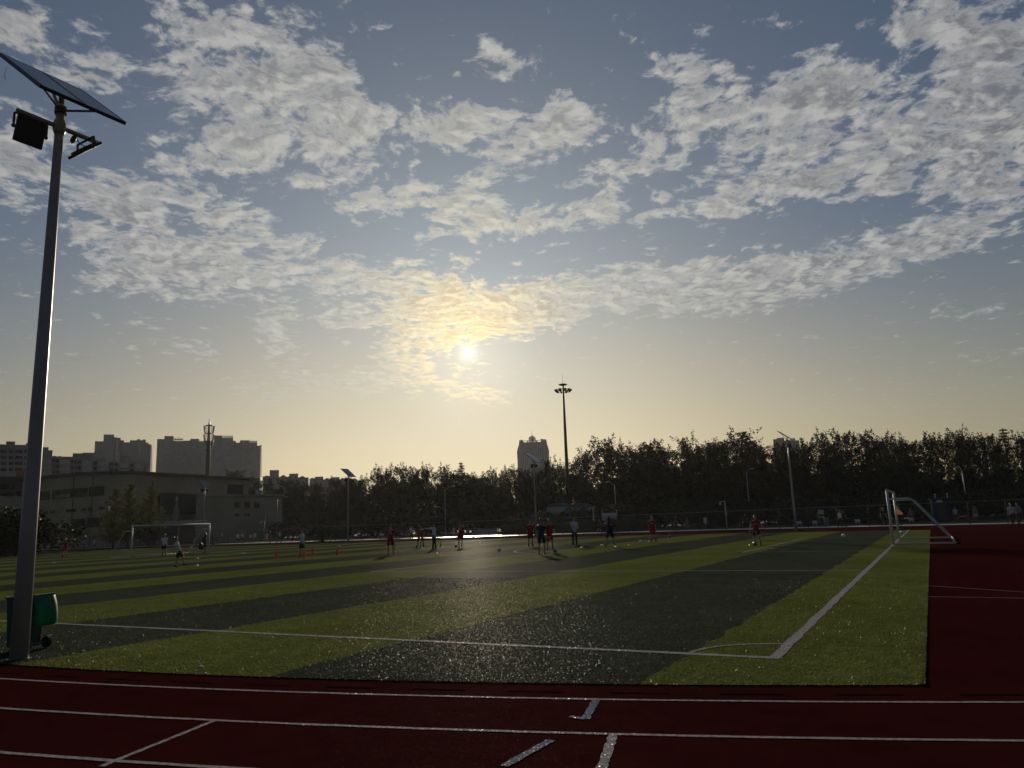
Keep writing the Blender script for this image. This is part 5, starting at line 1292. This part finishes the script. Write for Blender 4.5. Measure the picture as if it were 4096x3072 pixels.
PH('girl in red shirt with white v collar and dark shorts, hands behind her back', 2123, 2186.5, 2081, 172, bottom=BLK, collar=WHT, chest=WHT, hair='tail', socks=BLK, arms=((-18, 12, 30, 30), (-18, 12, 30, 30)), group=PL)
PH('child all in black standing with the back turned at the pitch arc', 2168, 2217, 2075, 5, top=NVY, bottom=BLK, legs=((2, 5, 3), (-2, 6, 2)), arms=((6, 8, 14, 0), (4, 10, 12, 0)), group=PL)
PH('person in red kit with fluorescent boots beside the child in black', 2200, 2207.5, 2078, 165, trim=WHT, shoe=FLUO, socks=RED, legs=((26, 3, 30), (0, 4, 4)), arms=((10, 14, 60, 20), (-6, 16, 20, 0)), group=PL)
PH('man in white tee and black trousers with folded hands, in front of the hedge', 2300, 2178, 2069, 150, top=WHT, bottom=BLK, pants=True, arms=((12, 10, 62, 45), (12, 10, 62, 45)), group=PL)
PH('person in black hooded coat with a white hem and legs wide apart', 2442, 2188, 2066, 185, top=BLK, bottom=BLK, hem=-.12, hood=True, trim=None, legs=((0, 14, 2), (2, 15, 2)), socks=GRY, arms=((30, 12, 90, 35), (30, 12, 90, 35)), group=PL)
PH('person in red kit walking with one heel kicked back, far right of centre', 2613, 2169.5, 2063, 190, collar=WHT, chest=WHT, legs=((-6, 4, 42), (4, 4, 3)), socks=BLK, group=PL, arms=((-14, 8, 20, 10), (-10, 8, 20, 10)))
PH('person in red shirt with one foot on the ball, nearest to the right goal', 3030, 2182, 2061, 180, bottom=NVY, trim=WHT, chest=WHT, legs=((24, 8, 34), (0, 9, 3)), arms=((10, 26, 30, -10), (6, 22, 24, 10)), socks=GRY, group=PL)
# walkers and children beyond the pitch, along the fence and the path
BG = 'people along the far side'
def bgp(label, px, Y, h, deg, **k):
    p = atY(px, 2130, Y); return person(label, (p.x, p.y, .012), h, face(p, deg), group=BG, **k)
WALK = dict(legs=((20, 3, 8), (-18, 3, 18)), arms=((-16, 6, 14, 0), (18, 6, 20, 0)))
for px, Y, h, deg, top, bot, pose, lab in (
    (57, 55, 1.6, 90, WHT, BLK, WALK, 'person in white top walking at the far left edge'),
    (152, 58, 1.6, 90, WHT, BLK, WALK, 'person in white shirt just right of the nearest lamp post'),
    (183, 60, 1.55, 200, GRY, BLK, {}, 'person in grey standing beyond the turf right of the nearest lamp post'),
    (212, 61, 1.5, 160, NVY, BLK, {}, 'person in navy standing left of the far red player'),
    (380, 70, 1.6, 90, WHT, BLK, WALK, 'person in white tee walking left of the midfield goal'),
    (338, 80, 1.55, 120, PNK, BLK, {}, 'person in pale top behind the fence left of the ginkgo trees'),
    (497, 82, 1.5, 90, WHT, BLK, WALK, 'person in white top inside the left half of the goal opening'),
    (557, 83, 1.6, 190, PNK, GRY, {}, 'person in pale pink behind the middle of the goal opening'),
    (612, 84, 1.5, 170, WHT, PNK, {}, 'leftmost of the two pale children seen through the goal, left of the white player'),
    (631, 84, 1.5, 190, PNK, WHT, {}, 'rightmost of the two pale children seen through the goal, left of the white player'),
    (672, 85, 1.6, 90, YEL, BLK, {}, 'person in pale yellow just right of the white player in the goal'),
    (778, 86, 1.5, 110, WHT, WHT, dict(lean=35, legs=((24, 6, 4), (-22, 6, 4))), 'child in white bending with a leg stretched, at the foot of the leftmost far lamp'),
    (852, 86, 1.5, 60, NVY, BLK, {}, 'person in navy right of the midfield goal'),
    (866, 86, 1.45, 80, RED, RED, WALK, 'child in red walking right of the midfield goal'),
    (888, 88, 1.6, 180, GRY, GRY, {}, 'person in grey right of the child in red'),
    (951, 89, 1.65, 200, WHT, BLK, {}, 'person in white before the low bushes, leftmost of the group near the short street lamp'),
    (970, 88, 1.75, 160, PNK, BLK, {}, 'person in pale pink before the low bushes near the short street lamp'),
    (1003, 87, 1.5, 170, WHT, RED, {}, 'child in white with a red bag strap left of the camera pole'),
    (1020, 88, 1.7, 190, YEL, BLK, {}, 'person in pale yellow left of the camera pole'),
    (1068, 89, 1.6, 180, PNK, PNK, {}, 'pale figure right of the camera pole'),
    (1080, 88, 1.65, 70, NVY, BLK, {}, 'person in dark clothes right of the pale figure'),
    (1118, 85, 1.75, 75, WHT, BLK, WALK, 'person in white shirt walking at the foot of the taller left street lamp'),
    (1260, 87, 1.6, 180, WHT, GRY, {}, 'person in white top beyond the farther red cone'),
    (1271, 80, 1.65, 180, NVY, NVY, {}, 'person all in navy right of the white top beyond the red cones'),
    (1330, 85, 1.75, -80, WHT, BLK, WALK, 'person in white tee and dark shorts left of the second solar lamp'),
    (1645, 82, 1.75, 20, WHT, BLK, dict(pants=True), 'person in white shirt standing on the far track left of the red player'),
    (1815, 84, 1.5, 60, WHT, WHT, WALK, 'child in white left of player sixty four'),
    (1852, 86, 1.75, 60, WHT, BLK, {}, 'person in white partly hidden behind player sixty four'),
    (1868, 93, 1.75, 90, BLK, BLK, dict(pants=True, **WALK), 'dark walker on the shiny path just right of player sixty four'),
    (1891, 93, 1.75, 90, BLK, BLK, dict(pants=True, **WALK), 'dark walker on the shiny path, right of the other one'),
    (2135, 86, 1.7, 200, BLK, BLK, dict(pants=True), 'person in a dark cap behind the girl with the white collar'),
    (2399, 92, 1.75, 70, BLK, BLK, WALK, 'dark figure walking past the hedge left of the black hooded person'),
    (2706, 92, 1.75, 80, BLK, BLK, dict(pants=True, **WALK), 'dark figure walking behind the fence right of the striding red player'),
    (2752, 99, 1.4, 180, GRY, GRY, {}, 'small pale grey figure behind the fence left of the small sign plate'),
    (2985, 94, 1.7, 180, BLK, BLK, dict(pants=True), 'dark figure behind the fence left of the rightmost red player'),
    (3366, 88, 1.75, 60, WHT, BLK, dict(pants=True, **WALK), 'person with white top right of the teal bin'),
    (3380, 86, 1.7, 60, BLK, BLK, dict(pants=True, **WALK), 'person in black beside the white top right of the teal bin'),
    (3541, 86, 1.8, 180, NVY, BLK, dict(pants=True), 'dark standing figure left of the right goal post'),
    (3652, 96, 1.6, 180, GRY, BLK, {}, 'grey figure behind the right goal frame'),
    (3832, 97, 1.6, 180, PNK, BLK, {}, 'pale figure right of the blue booth'),
    (3912, 96, 1.6, 180, GRY, WHT, {}, 'grey figure near the slim lamp pole at right'),
    (4058, 77.5, 1.75, 15, PNK, BLK, dict(pants=True, **WALK), 'walker in a pale pinkish top on the far track at the right edge'),
    (4084, 78, 1.75, 15, GRY, BLK, dict(pants=True, **WALK), 'dark walker beside the pale pinkish top at the right edge')):
    bgp(lab, px, Y, h, deg, top=top, bottom=bot, **pose)

# ------------------------------------------------------------------ haze
hm_ = bpy.data.materials.new('haze_air'); hm_.use_nodes = True; t = hm_.node_tree; t.nodes.clear()
pv = t.nodes.new('ShaderNodeVolumePrincipled'); pv.inputs['Color'].default_value = (.78, .80, .86, 1); pv.inputs['Density'].default_value = .00006; pv.inputs['Anisotropy'].default_value = .50
ou = t.nodes.new('ShaderNodeOutputMaterial'); t.links.new(pv.outputs[0], ou.inputs['Volume'])
tag(MB().box((0, 0, 74), (2400, 2400, 150)).build('haze', hm_), kind='stuff')
